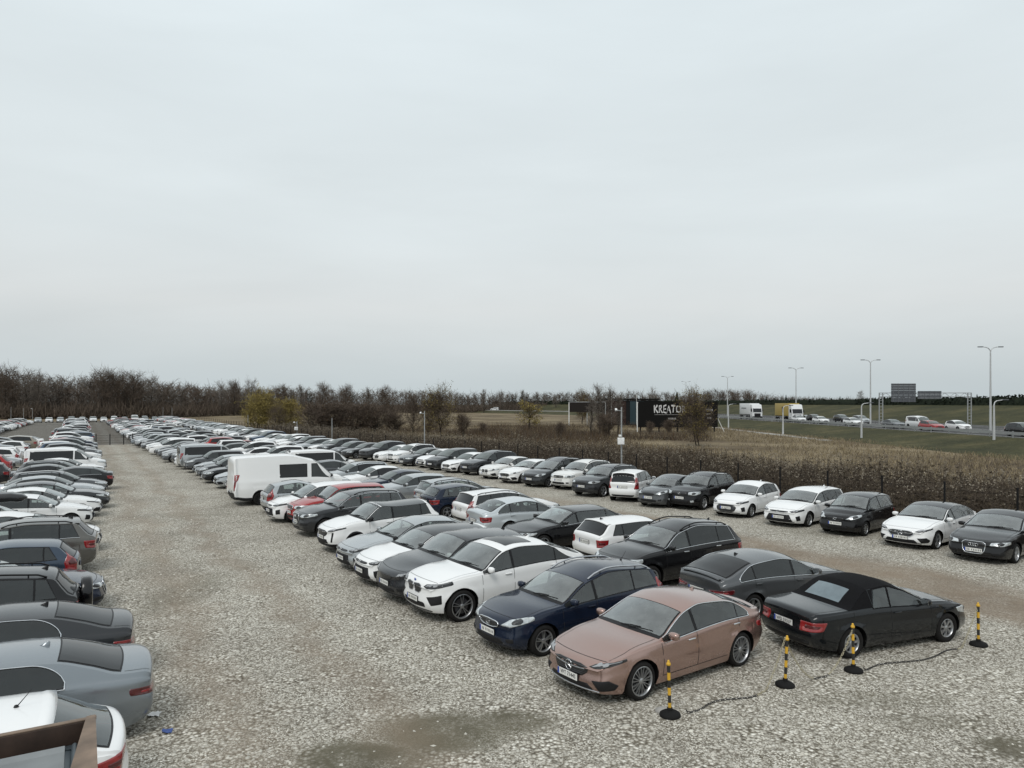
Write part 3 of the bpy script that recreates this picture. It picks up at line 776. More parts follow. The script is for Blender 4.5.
    # ---- mirrors, handles, rails, antenna
    if kind != 'none' and lod:
        for sg in (1, -1):
            q = q0+.17; p = c.side(q, zbot(q)+.02); mm = MB()
            ctr = Vector((p.x+.02, sg*(p.y+.115), p.z+.065)); mt = 'trim_black' if 'black_mirror' in opt else 'car_paint'
            rows = []
            for a in lin(-90, 90, 8):
                rad = max(.02, math.cos(R(a)))**.5; yy = math.sin(R(a))*.105
                rows.append([ctr+Vector(((.075 if math.cos(t) > 0 else .045)*math.copysign(abs(math.cos(t))**.7, math.cos(t))*rad, sg*yy, .072*math.copysign(abs(math.sin(t))**.7, math.sin(t))*rad)) for t in lin(0, 2*math.pi, 14)[:-1]])
            mm.grid(rows, mt, True)
            mm.tube([Vector((p.x+.0, sg*(p.y-.02), p.z-.01)), ctr+Vector((0, -sg*.05, -.045))], [.03, .022], 'trim_black', 6)
            mi = part('wing_mirror', mm)
            if lod == 2:
                gl = MB(); gl.box(ctr+Vector((-.047, 0, 0)), (.006, .17, .10), 'chrome', None, .0); part('mirror_glass', gl, mi)
            if kind != 'van' and lod == 2:
                for qh in ([qB-.17] if kind in ('soft', 'coupe') else [qB-.17, min(qC, c.sa[1]-.02)-.06]):
                    hp = c.side(qh, c.zs(qh)-.095); hm = MB()
                    hm.box((hp.x, sg*(hp.y+.014), hp.z), (.19, .028, .026), 'chrome' if 'chrome_handle' in opt else 'car_paint', None, .009)
                    part('door_handle', hm)
        if 'rails' in opt:
            for sg in (1, -1):
                pts = []; qs = lin(c.hd[0]+.12, c.rh[0]-.08, 10)
                for i, q in enumerate(qs):
                    p = c.top(q, .93); h = .012 if i in (0, 10) else .05
                    pts.append(Vector((p.x, sg*p.y, p.z+h)))
                rm_ = MB(); rm_.tube(pts, .019, 'satin_metal' if 'chrome_rails' in opt else 'trim_black', 6)
                for i in (2, 8): rm_.tube([pts[i], pts[i]-Vector((0, 0, .06))], .014, 'trim_black', 5)
                part('roof_rail', rm_)
        if 'fin' in opt:
            q = c.rh[0]-.16; p = c.top(q, 0); fm = MB()
            fm.grid([[p+Vector((.09, 0, -.005)), p+Vector((.0, .022, -.005)), p+Vector((-.07, .016, -.005)), p+Vector((-.07, -.016, -.005)), p+Vector((0, -.022, -.005))],
                     [p+Vector((-.02, 0, .04)), p+Vector((-.03, .008, .04)), p+Vector((-.075, .006, .04)), p+Vector((-.075, -.006, .04)), p+Vector((-.03, -.008, .04))],
                     [p+Vector((-.05, 0, .058))]*5], 'car_paint' if 'fin_paint' in opt else 'trim_black', True)
            part('antenna_fin', fm)
        if 'rod' in opt:
            p = c.top(c.rh[0]-.28, 0); fm = MB(); fm.tube([p, p+Vector((-.16, 0, .19))], [.007, .003], 'trim_black', 5); fm.lathe([(.03, 0), (.02, .025), (0, .03)], 'trim_black', 8, 'z', Matrix.Translation(p)); part('antenna', fm)
    if 'spoiler' in opt and lod and kind not in ('sedan', 'coupe', 'soft'):
        sm_ = MB(); rows = []
        for v in lin(-1, 1, 12):
            p = c.top(c.rh[0]+.0, v*.92); e = Vector((-.10, 0, -.015))
            rows.append([p+Vector((.10, 0, .004)), p+Vector((0, 0, .016)), p+e+Vector((0, 0, .012)), p+e+Vector((.01, 0, -.018)), p+Vector((-.02, 0, -.03))])
        sm_.grid(rows, 'car_paint'); part('spoiler', sm_)
    if 'lipspoiler' in opt:
        sm_ = MB(); rows = []
        for v in lin(-1, 1, 12):
            p = c.top(c.Ls-.05, v*.93)
            rows.append([p+Vector((.10, 0, .0)), p+Vector((-.0, 0, .045)), p+Vector((-.035, 0, .05)), p+Vector((-.04, 0, .02))])
        sm_.grid(rows, 'car_paint'); part('spoiler', sm_)
    if 'sidestep' in opt:
        for sg in (1, -1):
            tm = MB(); tm.tube([(c.ax(c.sa[0]+c.Ra+.1), sg*(hw-.01), d['zu']+.02), (c.ax(c.sa[1]-c.Ra-.1), sg*(hw-.01), d['zu']+.02)], .022, 'satin_metal', 6); part('side_step', tm)
    if 'sparewheel' in opt:
        h = bvh.ray_cast(Vector((-4, .0, .98)), Vector((1, 0, 0))); x = h[0].x
        sw = MB(); M_ = Matrix.Translation((x+.01, -.05, .99)) @ Matrix.Rotation(R(90), 4, 'Z')
        sw.lathe([(.20, -.0), (.335, .0), (.355, .04), (.355, .17), (.335, .205), (.26, .222), (.0, .225)], 'car_paint', 28, 'y', M_); part('spare_wheel_cover', sw)
    if False:
        pass
    # ---- wheels
    t, m_, tme, rme = wheel_mesh(d['r'], wheel, 2 if lod == 2 else 1)
    wheels = [(c.ax(q), sg*(hw-.020-.1075), d['r']) for q in c.sa for sg in (1, -1)]
    # ---- link
    if lod == 0:
        allm = MB()
        for nm, mb_, par, loc, rz in parts:
            if isinstance(mb_, tuple): continue
            for f_, mi_, sm2 in zip(mb_.f, mb_.m, mb_.sm):
                pass
            o = len(allm.v); allm.v += mb_.v; allm.f += [[i+o for i in f_] for f_ in mb_.f]; mp = [allm.mi(x) for x in mb_.mats]; allm.m += [mp[i] for i in mb_.m]; allm.sm += mb_.sm
        for (x, y, z) in wheels:
            sg = 1 if y > 0 else -1
            for src in (t, m_):
                o = len(allm.v); allm.v += [(x+v[0]*sg, y+v[1]*sg, z+v[2]) for v in src.v]; allm.f += [[i+o for i in f_] for f_ in src.f]
                mp = [allm.mi(x_) for x_ in src.mats]; allm.m += [mp[i] for i in src.m]; allm.sm += src.sm
        ob = allm.build(name, None, sharp=38); ob['anchor'] = 0; del ob['anchor']
        CARS[ob.name] = c
        return ob
    root = empty(name); objs = []
    for nm, mb_, par, loc, rz in parts:
        if isinstance(mb_, tuple):
            me = text_mesh(mb_[1], .098); me.materials.append(MATS['plate_ink']); o = bpy.data.objects.new(nm, me); COL.objects.link(o)
            o.rotation_euler = (R(90), 0, R(90) if mb_[2] > 0 else R(-90)); o.scale = (.92, 1, 1); o.location = loc
        else:
            o = mb_.build(nm, None, merge=.0004 if nm == 'body' else 0, recalc=nm != 'body' and 'car_paint' in mb_.mats, sharp=42 if nm in ('body', 'wing_mirror') else None)
        o.parent = root if par is None else objs[par]
        objs.append(o)
    for (x, y, z) in wheels:
        o = bpy.data.objects.new('wheel', tme); COL.objects.link(o); o.parent = root; o.location = (x, y, z); o.rotation_euler = (0, 0, 0 if y > 0 else math.pi)
        o2 = bpy.data.objects.new('rim', rme); COL.objects.link(o2); o2.parent = o
    CARS[root.name] = c
    return root
CARS = {}
PAINT = {'white': (.80, .805, .80, 0), 'pearl': (.72, .72, .70, .03), 'silver': (.42, .44, .45, .7), 'grey': (.10, .105, .11, .6), 'darkgrey': (.035, .037, .040, .5), 'black': (.005, .005, .006, .1),
 'blue': (.008, .015, .034, .3), 'midblue': (.035, .065, .115, .5), 'red': (.33, .018, .018, .15), 'rose': (.40, .272, .235, 1.0), 'bluegrey': (.235, .26, .28, .7), 'beige': (.30, .27, .22, .5), 'greenblack': (.006, .008, .010, .2),
 'taupe': (.13, .125, .115, .6), 'brown': (.06, .04, .03, .4), 'paleblue': (.52, .56, .58, .3)}
def paint(root, col):
    c = PAINT[col] if isinstance(col, str) else col
    root.color = c
    for ch in root.children_recursive: ch.color = c
    return root
# ------------------------------------------------------------------ camera, light, sky
HC, FPX, YH = 5.1, 720.0, 404.0          # camera height, focal length in pixels, horizon row
cd = bpy.data.cameras.new('Camera'); cam = bpy.data.objects.new('Camera', cd); COL.objects.link(cam); SC.camera = cam
cam.location = (0, 0, HC); cam.rotation_euler = (R(90), 0, 0)
cd.sensor_width = 36; cd.lens = FPX/1024*36; cd.shift_y = (YH-384)/1024; cd.clip_end = 6000; cd.clip_start = .1
def gp(px, py, z=0.0):
    """the ground point (or the point at height z) where the photographed spot stands"""
    Y = FPX*(HC-z)/(py-YH); return Vector(((px-512)/FPX*Y, Y, z))
def at(px, Y, z=0.0): return Vector(((px-512)/FPX*Y, Y, z))
TH = R(30.8)
DU = Vector((-math.sin(TH), math.cos(TH), 0)); EW = Vector((math.cos(TH), math.sin(TH), 0))
def uw(u, w, z=0.0): return DU*u+EW*w+Vector((0, 0, z))
world = bpy.data.worlds.new('World'); SC.world = world; world.use_nodes = True
nt = world.node_tree; bg = nt.nodes['Background']; bg.inputs['Strength'].default_value = .1
sky = N(nt, 'ShaderNodeTexSky', sky_type='NISHITA'); sky.sun_disc = False
SUN_EL, SUN_AZ = R(52), R(200)
sky.sun_elevation = SUN_EL; sky.sun_rotation = SUN_AZ; sky.dust_density = 4; sky.air_density = 1.4
hs = N(nt, 'ShaderNodeHueSaturation'); hs.inputs['Saturation'].default_value = .35; hs.inputs['Value'].default_value = .8
nt.links.new(sky.outputs[0], hs.inputs['Color'])
tc = N(nt, 'ShaderNodeTexCoord'); sp = N(nt, 'ShaderNodeSeparateXYZ'); nt.links.new(tc.outputs['Generated'], sp.inputs[0])
mp = N(nt, 'ShaderNodeMapping'); mp.inputs['Scale'].default_value = (1.0, 1.0, 4.5); nt.links.new(tc.outputs['Generated'], mp.inputs[0])
cl = noise(nt, 1.5, 5, .5, mp.outputs[0], .5)
cl2 = noise(nt, 4.0, 6, .55, mp.outputs[0], .3)
elev = ramp(nt, sp.outputs['Z'], [(0, (.47, .53, .55)), (.05, (.515, .565, .58)), (.13, (.60, .63, .635)), (.22, (.62, .672, .688)), (.50, (.645, .715, .745)), (1, (.74, .775, .795))])
band = mathn(nt, 'MULTIPLY_ADD', cl, .22, .865); band2 = mathn(nt, 'MULTIPLY_ADD', cl2, .07, .965)
tot = mathn(nt, 'MULTIPLY', mathn(nt, 'MULTIPLY', band, band2), 11.6)
vm = N(nt, 'ShaderNodeVectorMath', operation='SCALE'); nt.links.new(elev, vm.inputs[0]); nt.links.new(tot, vm.inputs['Scale'])
nt.links.new(mixc(nt, .93, hs.outputs[0], vm.outputs[0]), bg.inputs['Color'])
sl = bpy.data.lights.new('Sun', 'SUN'); sl.energy = 1.25; sl.angle = R(25); sl.color = (1, .97, .93)
sun = bpy.data.objects.new('Sun', sl); COL.objects.link(sun)
sdir = Vector((math.sin(SUN_AZ)*math.cos(SUN_EL), math.cos(SUN_AZ)*math.cos(SUN_EL), math.sin(SUN_EL)))
sun.rotation_euler = sdir.to_track_quat('Z', 'Y').to_euler()
SC.view_settings.view_transform = 'Standard'; SC.view_settings.look = 'None'; SC.view_settings.exposure = .08; SC.view_settings.gamma = 1
try: SC.view_settings.use_curve_mapping = False
except Exception: pass
SC.render.engine = 'CYCLES'; SC.cycles.max_bounces = 6; SC.cycles.diffuse_bounces = 2; SC.cycles.glossy_bounces = 3; SC.cycles.transparent_max_bounces = 8
SC.cycles.use_denoising = True
# ------------------------------------------------------------------ ground materials
def uvw_nodes(nt):
    """object coordinates turned into (w across the rows, u along them)"""
    co = objco(nt)
    m_ = N(nt, 'ShaderNodeMapping'); m_.inputs['Rotation'].default_value = (0, 0, -TH); nt.links.new(co, m_.inputs[0])
    s_ = N(nt, 'ShaderNodeSeparateXYZ'); nt.links.new(m_.outputs[0], s_.inputs[0])
    return co, m_.outputs[0], s_.outputs['X'], s_.outputs['Y']
def band_mask(nt, w, c, half, soft, wob, amp=1.0):
    dd = mathn(nt, 'ABSOLUTE', mathn(nt, 'SUBTRACT', mathn(nt, 'ADD', w, mathn(nt, 'MULTIPLY_ADD', wob, amp*2, -amp)), c))
    return mathn(nt, 'SUBTRACT', 1.0, mathn(nt, 'DIVIDE', mathn(nt, 'SUBTRACT', dd, half-soft), soft*2, clamp=True), clamp=True)
def gravel_material(name, dark=1.0, near=True):
    m, nt, b = new_mat(name)
    co, rc, w, u = uvw_nodes(nt)
    v1 = N(nt, 'ShaderNodeTexVoronoi'); v1.inputs['Scale'].default_value = 16; v1.inputs['Randomness'].default_value = 1
    v2 = N(nt, 'ShaderNodeTexVoronoi'); v2.inputs['Scale'].default_value = 34
    wobv = N(nt, 'ShaderNodeTexNoise'); wobv.inputs['Scale'].default_value = 24; nt.links.new(co, wobv.inputs['Vector'])
    add = N(nt, 'ShaderNodeVectorMath', operation='MULTIPLY_ADD'); nt.links.new(wobv.outputs['Color'], add.inputs[0]); add.inputs[1].default_value = (.05, .05, .05); nt.links.new(co, add.inputs[2])
    for v in (v1, v2): nt.links.new(add.outputs[0], v.inputs['Vector'])
    def stones(v):
        s_ = N(nt, 'ShaderNodeSeparateColor'); nt.links.new(v.outputs['Color'], s_.inputs[0])
        c1 = ramp(nt, s_.outputs[0], [(0, (.25, .228, .19)), (.25, (.51, .482, .425)), (.55, (.70, .672, .605)), (.8, (.85, .827, .76)), (1, (.93, .912, .855))])
        gap = ramp(nt, v.outputs['Distance'], [(.26, (1, 1, 1)), (.66, (.26, .242, .21))])
        return mixc(nt, 1.0, c1, gap, 'MULTIPLY')
    pick = ramp(nt, noise(nt, 1.3, 4, .6, co), [(.40, (0, 0, 0)), (.62, (1, 1, 1))])
    col = mixc(nt, pick, stones(v2), stones(v1))
    big = noise(nt, .11, 5, .6, co); mid = noise(nt, .9, 5, .65, co); wob = noise(nt, .25, 4, .6, co)
    dirt = ramp(nt, noise(nt, 38, 4, .7, co), [(.3, (.075, .068, .046)), (.7, (.150, .136, .098))])
    # compacted earth: wheel tracks, the muddy drive along the scrub, damp patches
    tr1 = band_mask(nt, w, 2.2, .42, .42, wob, 1.6); tr2 = band_mask(nt, w, 4.2, .34, .34, wob, 1.6)
    tracks = mathn(nt, 'MULTIPLY', mathn(nt, 'MAXIMUM', tr1, tr2), .52)
    drive = mathn(nt, 'MULTIPLY', band_mask(nt, w, 20.3, 1.7, .6, wob, 1.5), ramp(nt, u, [(.0, (1, 1, 1)), (1, (1, 1, 1))]))
    du = mathn(nt, 'SUBTRACT', 1.0, mathn(nt, 'DIVIDE', mathn(nt, 'SUBTRACT', u, 24.0), 22.0, clamp=True), clamp=True)
    drive = mathn(nt, 'MULTIPLY', mathn(nt, 'MULTIPLY', drive, du), .88)
    patches = mathn(nt, 'MULTIPLY', ramp(nt, big, [(.54, (0, 0, 0)), (.68, (1, 1, 1))]), .40)
    msk = patches
    tmask = mathn(nt, 'MULTIPLY', mathn(nt, 'MAXIMUM', tracks, drive), ramp(nt, mid, [(.30, (.6, .6, .6)), (.62, (1.05, 1.05, 1.05))]), clamp=True)
    if near:
        for (px, py, rx, ry, amt) in ((440, 733, 1.05, .75, 1.0), (365, 757, 1.0, .55, 1.0), (510, 722, .7, .45, .85), (1010, 748, .5, .4, .8), (880, 700, 1.3, .35, .4), (930, 722, .9, .3, .4), (185, 592, .8, 2.2, .5), (700, 660, .8, .4, .35), (905, 610, 1.0, .5, .4)):
            p = gp(px, py)
            dx = mathn(nt, 'DIVIDE', mathn(nt, 'SUBTRACT', N_XY[0](nt, co), p.x), rx); dy = mathn(nt, 'DIVIDE', mathn(nt, 'SUBTRACT', N_XY[1](nt, co), p.y), ry)
            r2 = mathn(nt, 'ADD', mathn(nt, 'MULTIPLY', dx, dx), mathn(nt, 'MULTIPLY', dy, dy))
            e = mathn(nt, 'SUBTRACT', 1.6, mathn(nt, 'ADD', r2, mathn(nt, 'MULTIPLY_ADD', mid, 2.2, -1.0)), clamp=True)
            msk = mathn(nt, 'MAXIMUM', msk, mathn(nt, 'MULTIPLY', e, amt, clamp=True))
    breakup = ramp(nt, mid, [(.30, (.55, .55, .55)), (.62, (1.1, 1.1, 1.1))])
    msk = mathn(nt, 'MULTIPLY', msk, breakup, clamp=True)
    col = mixc(nt, msk, col, dirt)
    tan = ramp(nt, noise(nt, 30, 5, .7, co), [(.3, (.15, .116, .083)), (.7, (.30, .242, .185))])
    col = mixc(nt, tmask, col, tan)
    tone = ramp(nt, noise(nt, .35, 6, .65, co), [(.3, (.80, .79, .77)), (.7, (1.08, 1.08, 1.06))])
    col = mixc(nt, 1.0, col, tone, 'MULTIPLY')
    if dark != 1.0: col = mixc(nt, 1.0, col, (dark, dark, dark*1.02), 'MULTIPLY')
    nt.links.new(col, b.inputs['Base Color']); b.inputs['Roughness'].default_value = .92; b.inputs['Specular IOR Level'].default_value = .25
    bp = N(nt, 'ShaderNodeBump'); bp.inputs['Strength'].default_value = .8; bp.inputs['Distance'].default_value = .03
    inv = mathn(nt, 'SUBTRACT', 1.0, v1.outputs['Distance']); nt.links.new(mathn(nt, 'MULTIPLY', inv, mathn(nt, 'SUBTRACT', 1.0, msk)), bp.inputs['Height'])
    nt.links.new(bp.outputs[0], b.inputs['Normal'])
    return m
def _axis(i):
    def f(nt, co):
        s_ = N(nt, 'ShaderNodeSeparateXYZ'); nt.links.new(co, s_.inputs[0]); return s_.outputs[i]
    return f
N_XY = (_axis(0), _axis(1))
gravel_material('gravel')
gravel_material('old_paving', .40, False)
def ground_mat(name, stops, scale, fine, bump=.5):
    m, nt, b = new_mat(name); co = objco(nt)
    c1 = ramp(nt, noise(nt, scale, 6, .62, co), stops)
    c2 = ramp(nt, noise(nt, fine, 4, .7, co), [(.3, (.6, .6, .6)), (.7, (1.3, 1.3, 1.3))])
    nt.links.new(mixc(nt, 1.0, c1, c2, 'MULTIPLY'), b.inputs['Base Color']); b.inputs['Roughness'].default_value = .95; b.inputs['Specular IOR Level'].default_value = .15
    bp = N(nt, 'ShaderNodeBump'); bp.inputs['Strength'].default_value = bump; bp.inputs['Distance'].default_value = .15
    nt.links.new(noise(nt, fine, 4, .7, co), bp.inputs['Height']); nt.links.new(bp.outputs[0], b.inputs['Normal'])
ground_mat('field_soil', [(.30, (.075, .056, .036)), (.46, (.13, .10, .062)), (.56, (.21, .168, .105)), (.75, (.30, .245, .155))], .06, 1.6)
ground_mat('scrub_soil', [(.3, (.030, .023, .016)), (.7, (.070, .054, .038))], .4, 4)
ground_mat('verge_grass', [(.32, (.032, .034, .017)), (.52, (.056, .055, .026)), (.70, (.098, .085, .042))], .14, 2.2)
ground_mat('road_asphalt', [(.3, (.060, .060, .060)), (.7, (.085, .085, .084))], .2, 12, .1)
ground_mat('path_paving', [(.3, (.30, .29, .27)), (.7, (.38, .37, .35))], .8, 12, .1)
simple('road_paint', (.7, .7, .68), .6)
# ------------------------------------------------------------------ ground
def sheet(name, pts, z, mat, kind='structure'):
    mb = MB(); mb.add([(p[0], p[1], z) for p in pts], [list(range(len(pts)))], mat, False)
    o = mb.build(name, None, recalc=False)
    if o.data.polygons[0].normal.z < 0: o.data.flip_normals()
    return tag(o, kind=kind)
sheet('ground', [(4500*math.cos(a), 4500*math.sin(a)) for a in lin(0, 2*math.pi, 48)[:-1]], 0, 'field_soil')
CROW = [(-30, 24), (12, 24), (30, 23.8), (40, 23.4), (50, 22.9), (60, 22), (70, 20), (84, 18.3), (100, 18), (260, 18)]
crow = pchip(CROW)
fence_w = lambda u: crow(u)+5.7
edge = [uw(u, fence_w(u)+.3) for u in lin(-25, 103, 24)]
sheet('gravel_lot', [(p.x, p.y) for p in [uw(-25, -45), *edge, uw(103, -45)]], .004, 'gravel')
sheet('paved_yard', [(p.x, p.y) for p in [uw(103, -45), *[uw(u, fence_w(u)+.3) for u in lin(103, 246, 6)], uw(246, -45)]], .004, 'old_paving')
sc = [uw(u, fence_w(u)+.3) for u in lin(-25, 200, 30)]+[uw(u, fence_w(u)+lerp(17, 9, min(1, max(0, u/150)))) for u in lin(200, -25, 30)]
sheet('scrub_ground', [(p.x, p.y) for p in sc], .008, 'scrub_soil')
# motorway on its low bank, bending away to the left in the distance
def rx(Y, off): return off-(.0019*(Y-230)**2 if Y > 230 else 0)
YS = [20, 60, 100, 140, 180, 220]+[230+15*k for k in range(0, 18)]
def strip(name, prof, mat, ys=YS, kind='structure', dz=0):
    mb = MB(); mb.grid([[Vector((rx(Y, o), Y, z+dz)) for o, z in prof] for Y in ys], mat, smooth=False); ob = mb.build(name)
    if ob.data.polygons[0].normal.z < 0: ob.data.flip_normals()
    return tag(ob, kind=kind)
strip('verge', [(46, .006), (50, .35), (56.2, 1.2), (57.4, 1.25)], 'verge_grass')
strip('motorway', [(57.4, 1.25), (71, 1.27), (85, 1.25)], 'road_asphalt')
strip('road_bank', [(85, 1.25), (87, 1.4), (98, 3.3), (108, 4.75), (116, 4.9), (150, 4.9)], 'verge_grass')
mk = MB()
for o in (58.4, 70.0, 71.4, 83.8):
    mk.grid([[Vector((rx(Y, o+d_), Y, 1.279 if 60 < o < 80 else 1.262)) for d_ in (-.08, .08)] for Y in YS], 'road_paint', smooth=False)
for o in (62.2, 66.0, 75.4, 79.4):
    for Y in range(60, 260, 12): mk.grid([[Vector((rx(Y+t, o+d_), Y+t, 1.25+.02*min(1, abs(o-57.4)/13.6, abs(85-o)/14)+.006)) for d_ in (-.07, .07)] for t in (0, 4)], 'road_paint', smooth=False)
tag(mk.build('road_markings'), kind='structure')
# footpath at the foot of the bank
pm = MB(); pm.grid([[Vector((o, Y, .03)) for o in (43.2, 44.8)] for Y in (100, 112, 128, 160)], 'path_paving', smooth=False); pm.grid([[Vector((43.2, Y, z)) for z in (0, .03)] for Y in (100, 112, 128, 160)], 'path_paving', smooth=False)
tag(pm.build('footpath'), kind='structure')
# loose stones lying on the gravel near the viewer
rng = np.random.default_rng(5)
def quads_mesh(name, V, F, mats, midx, smooth=False):
    me = bpy.data.meshes.new(name); me.vertices.add(len(V)); me.vertices.foreach_set('co', V.ravel())
    k = F.shape[1]; me.loops.add(F.size); me.loops.foreach_set('vertex_index', F.ravel().astype(np.int32))
    me.polygons.add(len(F)); me.polygons.foreach_set('loop_start', np.arange(0, F.size, k, dtype=np.int32)); me.polygons.foreach_set('loop_total', np.full(len(F), k, np.int32))
    for n_ in mats: me.materials.append(MATS[n_])
    me.polygons.foreach_set('material_index', midx.astype(np.int32)); me.polygons.foreach_set('use_smooth', np.full(len(F), smooth))
    me.update(calc_edges=True); me.validate()
    o = bpy.data.objects.new(name, me); COL.objects.link(o); return o
simple('stone_pale', (.56, .54, .475), .9, vary=.3, nscale=3); simple('stone_grey', (.46, .44, .385), .9, vary=.35, nscale=3)
def stones(n=9000):
    octv = np.array([(1, 0, 0), (-1, 0, 0), (0, 1, 0), (0, -1, 0), (0, 0, 1), (0, 0, -.6)], float)
    octf = np.array([(0, 2, 4), (2, 1, 4), (1, 3, 4), (3, 0, 4), (2, 0, 5), (1, 2, 5), (3, 1, 5), (0, 3, 5)])
    Y = 8.5+30*rng.random(n)**1.7; ph = (rng.random(n)*1.55-.72)
    c = np.stack([Y*ph, Y, np.full(n, .006)], 1)
    w = c[:, 0]*math.cos(TH)+c[:, 1]*math.sin(TH)
    ok = (w > -1) & (w < 29) & ~((w > 18.6) & (w < 22.2))
    for px, py, a_, b_ in ((440, 733, 1.1, .8), (365, 757, 1.0, .6), (510, 722, .7, .5)):
        p = gp(px, py); ok &= ~((((c[:, 0]-p.x)/a_)**2+((c[:, 1]-p.y)/b_)**2 < 1.1) & (rng.random(n) < .8))
    c = c[ok]; n = len(c)
    r = .012+.022*rng.random(n)**2.2
    V = octv[None]*(1+.35*rng.standard_normal((n, 6, 1))*.6)*r[:, None, None]*np.stack([1+.5*rng.random(n), 1+.2*rng.random(n), .6+.3*rng.random(n)], 1)[:, None, :]
    a = rng.random(n)*6.28; ca, sa = np.cos(a), np.sin(a)
    V = np.stack([V[..., 0]*ca[:, None]-V[..., 1]*sa[:, None], V[..., 0]*sa[:, None]+V[..., 1]*ca[:, None], V[..., 2]], -1)+c[:, None]
    F = octf[None]+6*np.arange(n)[:, None, None]
    o = quads_mesh('loose_stones', V.reshape(-1, 3), F.reshape(-1, 3), ['stone_pale', 'stone_grey'], np.repeat((rng.random(n) < .45).astype(int), 8))
    tag(o, kind='stuff')
stones()
# ------------------------------------------------------------------ vegetation
def foliage(name, cols, rough=.9, trans=0.0):
    m, nt, b = new_mat(name)
    f = noise(nt, 1.1, 4, .6, objco(nt)); f2 = noise(nt, 12, 2, .5, objco(nt))
    mixv = mathn(nt, 'MULTIPLY_ADD', f2, .5, mathn(nt, 'MULTIPLY', f, .5))
    nt.links.new(ramp(nt, mixv, [(.36, cols[0]), (.52, cols[1]), (.66, cols[2])]), b.inputs['Base Color'])
    b.inputs['Roughness'].default_value = rough; b.inputs['Specular IOR Level'].default_value = .15
foliage('twig_brown', [(.078, .060, .047), (.115, .090, .071), (.165, .132, .105)])
foliage('twig_grey', [(.115, .098, .083), (.16, .138, .118), (.22, .192, .166)])
foliage('bark', [(.030, .025, .02), (.05, .042, .034), (.08, .07, .06)])
foliage('leaf_yellow', [(.19, .15, .045), (.29, .23, .075), (.38, .31, .115)])
foliage('leaf_olive', [(.135, .108, .042), (.20, .158, .058), (.28, .22, .085)])
foliage('leaf_rust', [(.065, .040, .022), (.095, .058, .030), (.13, .085, .045)])
foliage('needle_green', [(.018, .026, .020), (.028, .040, .028), (.042, .058, .038)])
foliage('hedge_leaf', [(.008, .012, .008), (.015, .020, .012), (.026, .033, .018)])
foliage('weed_stem', [(.058, .046, .035), (.092, .073, .056), (.14, .113, .086)])
foliage('weed_head', [(.14, .118, .088), (.23, .20, .155), (.36, .32, .26)])
foliage('weed_leaf', [(.042, .034, .024), (.072, .057, .039), (.11, .085, .055)])
foliage('straw', [(.16, .13, .08), (.26, .21, .13), (.38, .31, .20)])
class Cards:
    """collects thin quads (twigs, leaves, stems) in bulk"""
    def __init__(s): s.V = []; s.M = []; s.mats = []
    def mi(s, m):
        if m not in s.mats: s.mats.append(m)
        return s.mats.index(m)
    def strips(s, p0, p1, w0, w1, mat, rg):
        n = len(p0); d = p1-p0; r = rg.standard_normal((n, 3)); sd = np.cross(d, r); sd /= (np.linalg.norm(sd, axis=1, keepdims=True)+1e-9)
        w0 = np.broadcast_to(w0, n)[:, None]; w1 = np.broadcast_to(w1, n)[:, None]
        s.V.append(np.stack([p0-sd*w0, p0+sd*w0, p1+sd*w1, p1-sd*w1], 1)); s.M.append(np.full(n, s.mi(mat)))
    def leaves(s, c, size, mat, rg, up=0.0):
        n = len(c); a = rg.standard_normal((n, 3)); a /= np.linalg.norm(a, axis=1, keepdims=True); b_ = rg.standard_normal((n, 3)); b_[:, 2] += up
        b_ = np.cross(a, b_); b_ /= (np.linalg.norm(b_, axis=1, keepdims=True)+1e-9); sz = np.broadcast_to(size, n)[:, None]*(.6+.8*rg.random((n, 1)))
        s.V.append(np.stack([c-a*sz, c-b_*sz*.55, c+a*sz, c+b_*sz*.55], 1)); s.M.append(np.full(n, s.mi(mat)))
    def build(s, name, parent=None):
        V = np.concatenate(s.V).reshape(-1, 3); n = len(V)//4
        o = quads_mesh(name, V, np.arange(n*4).reshape(n, 4), s.mats, np.concatenate(s.M))
        if parent: o.parent = parent
        return o
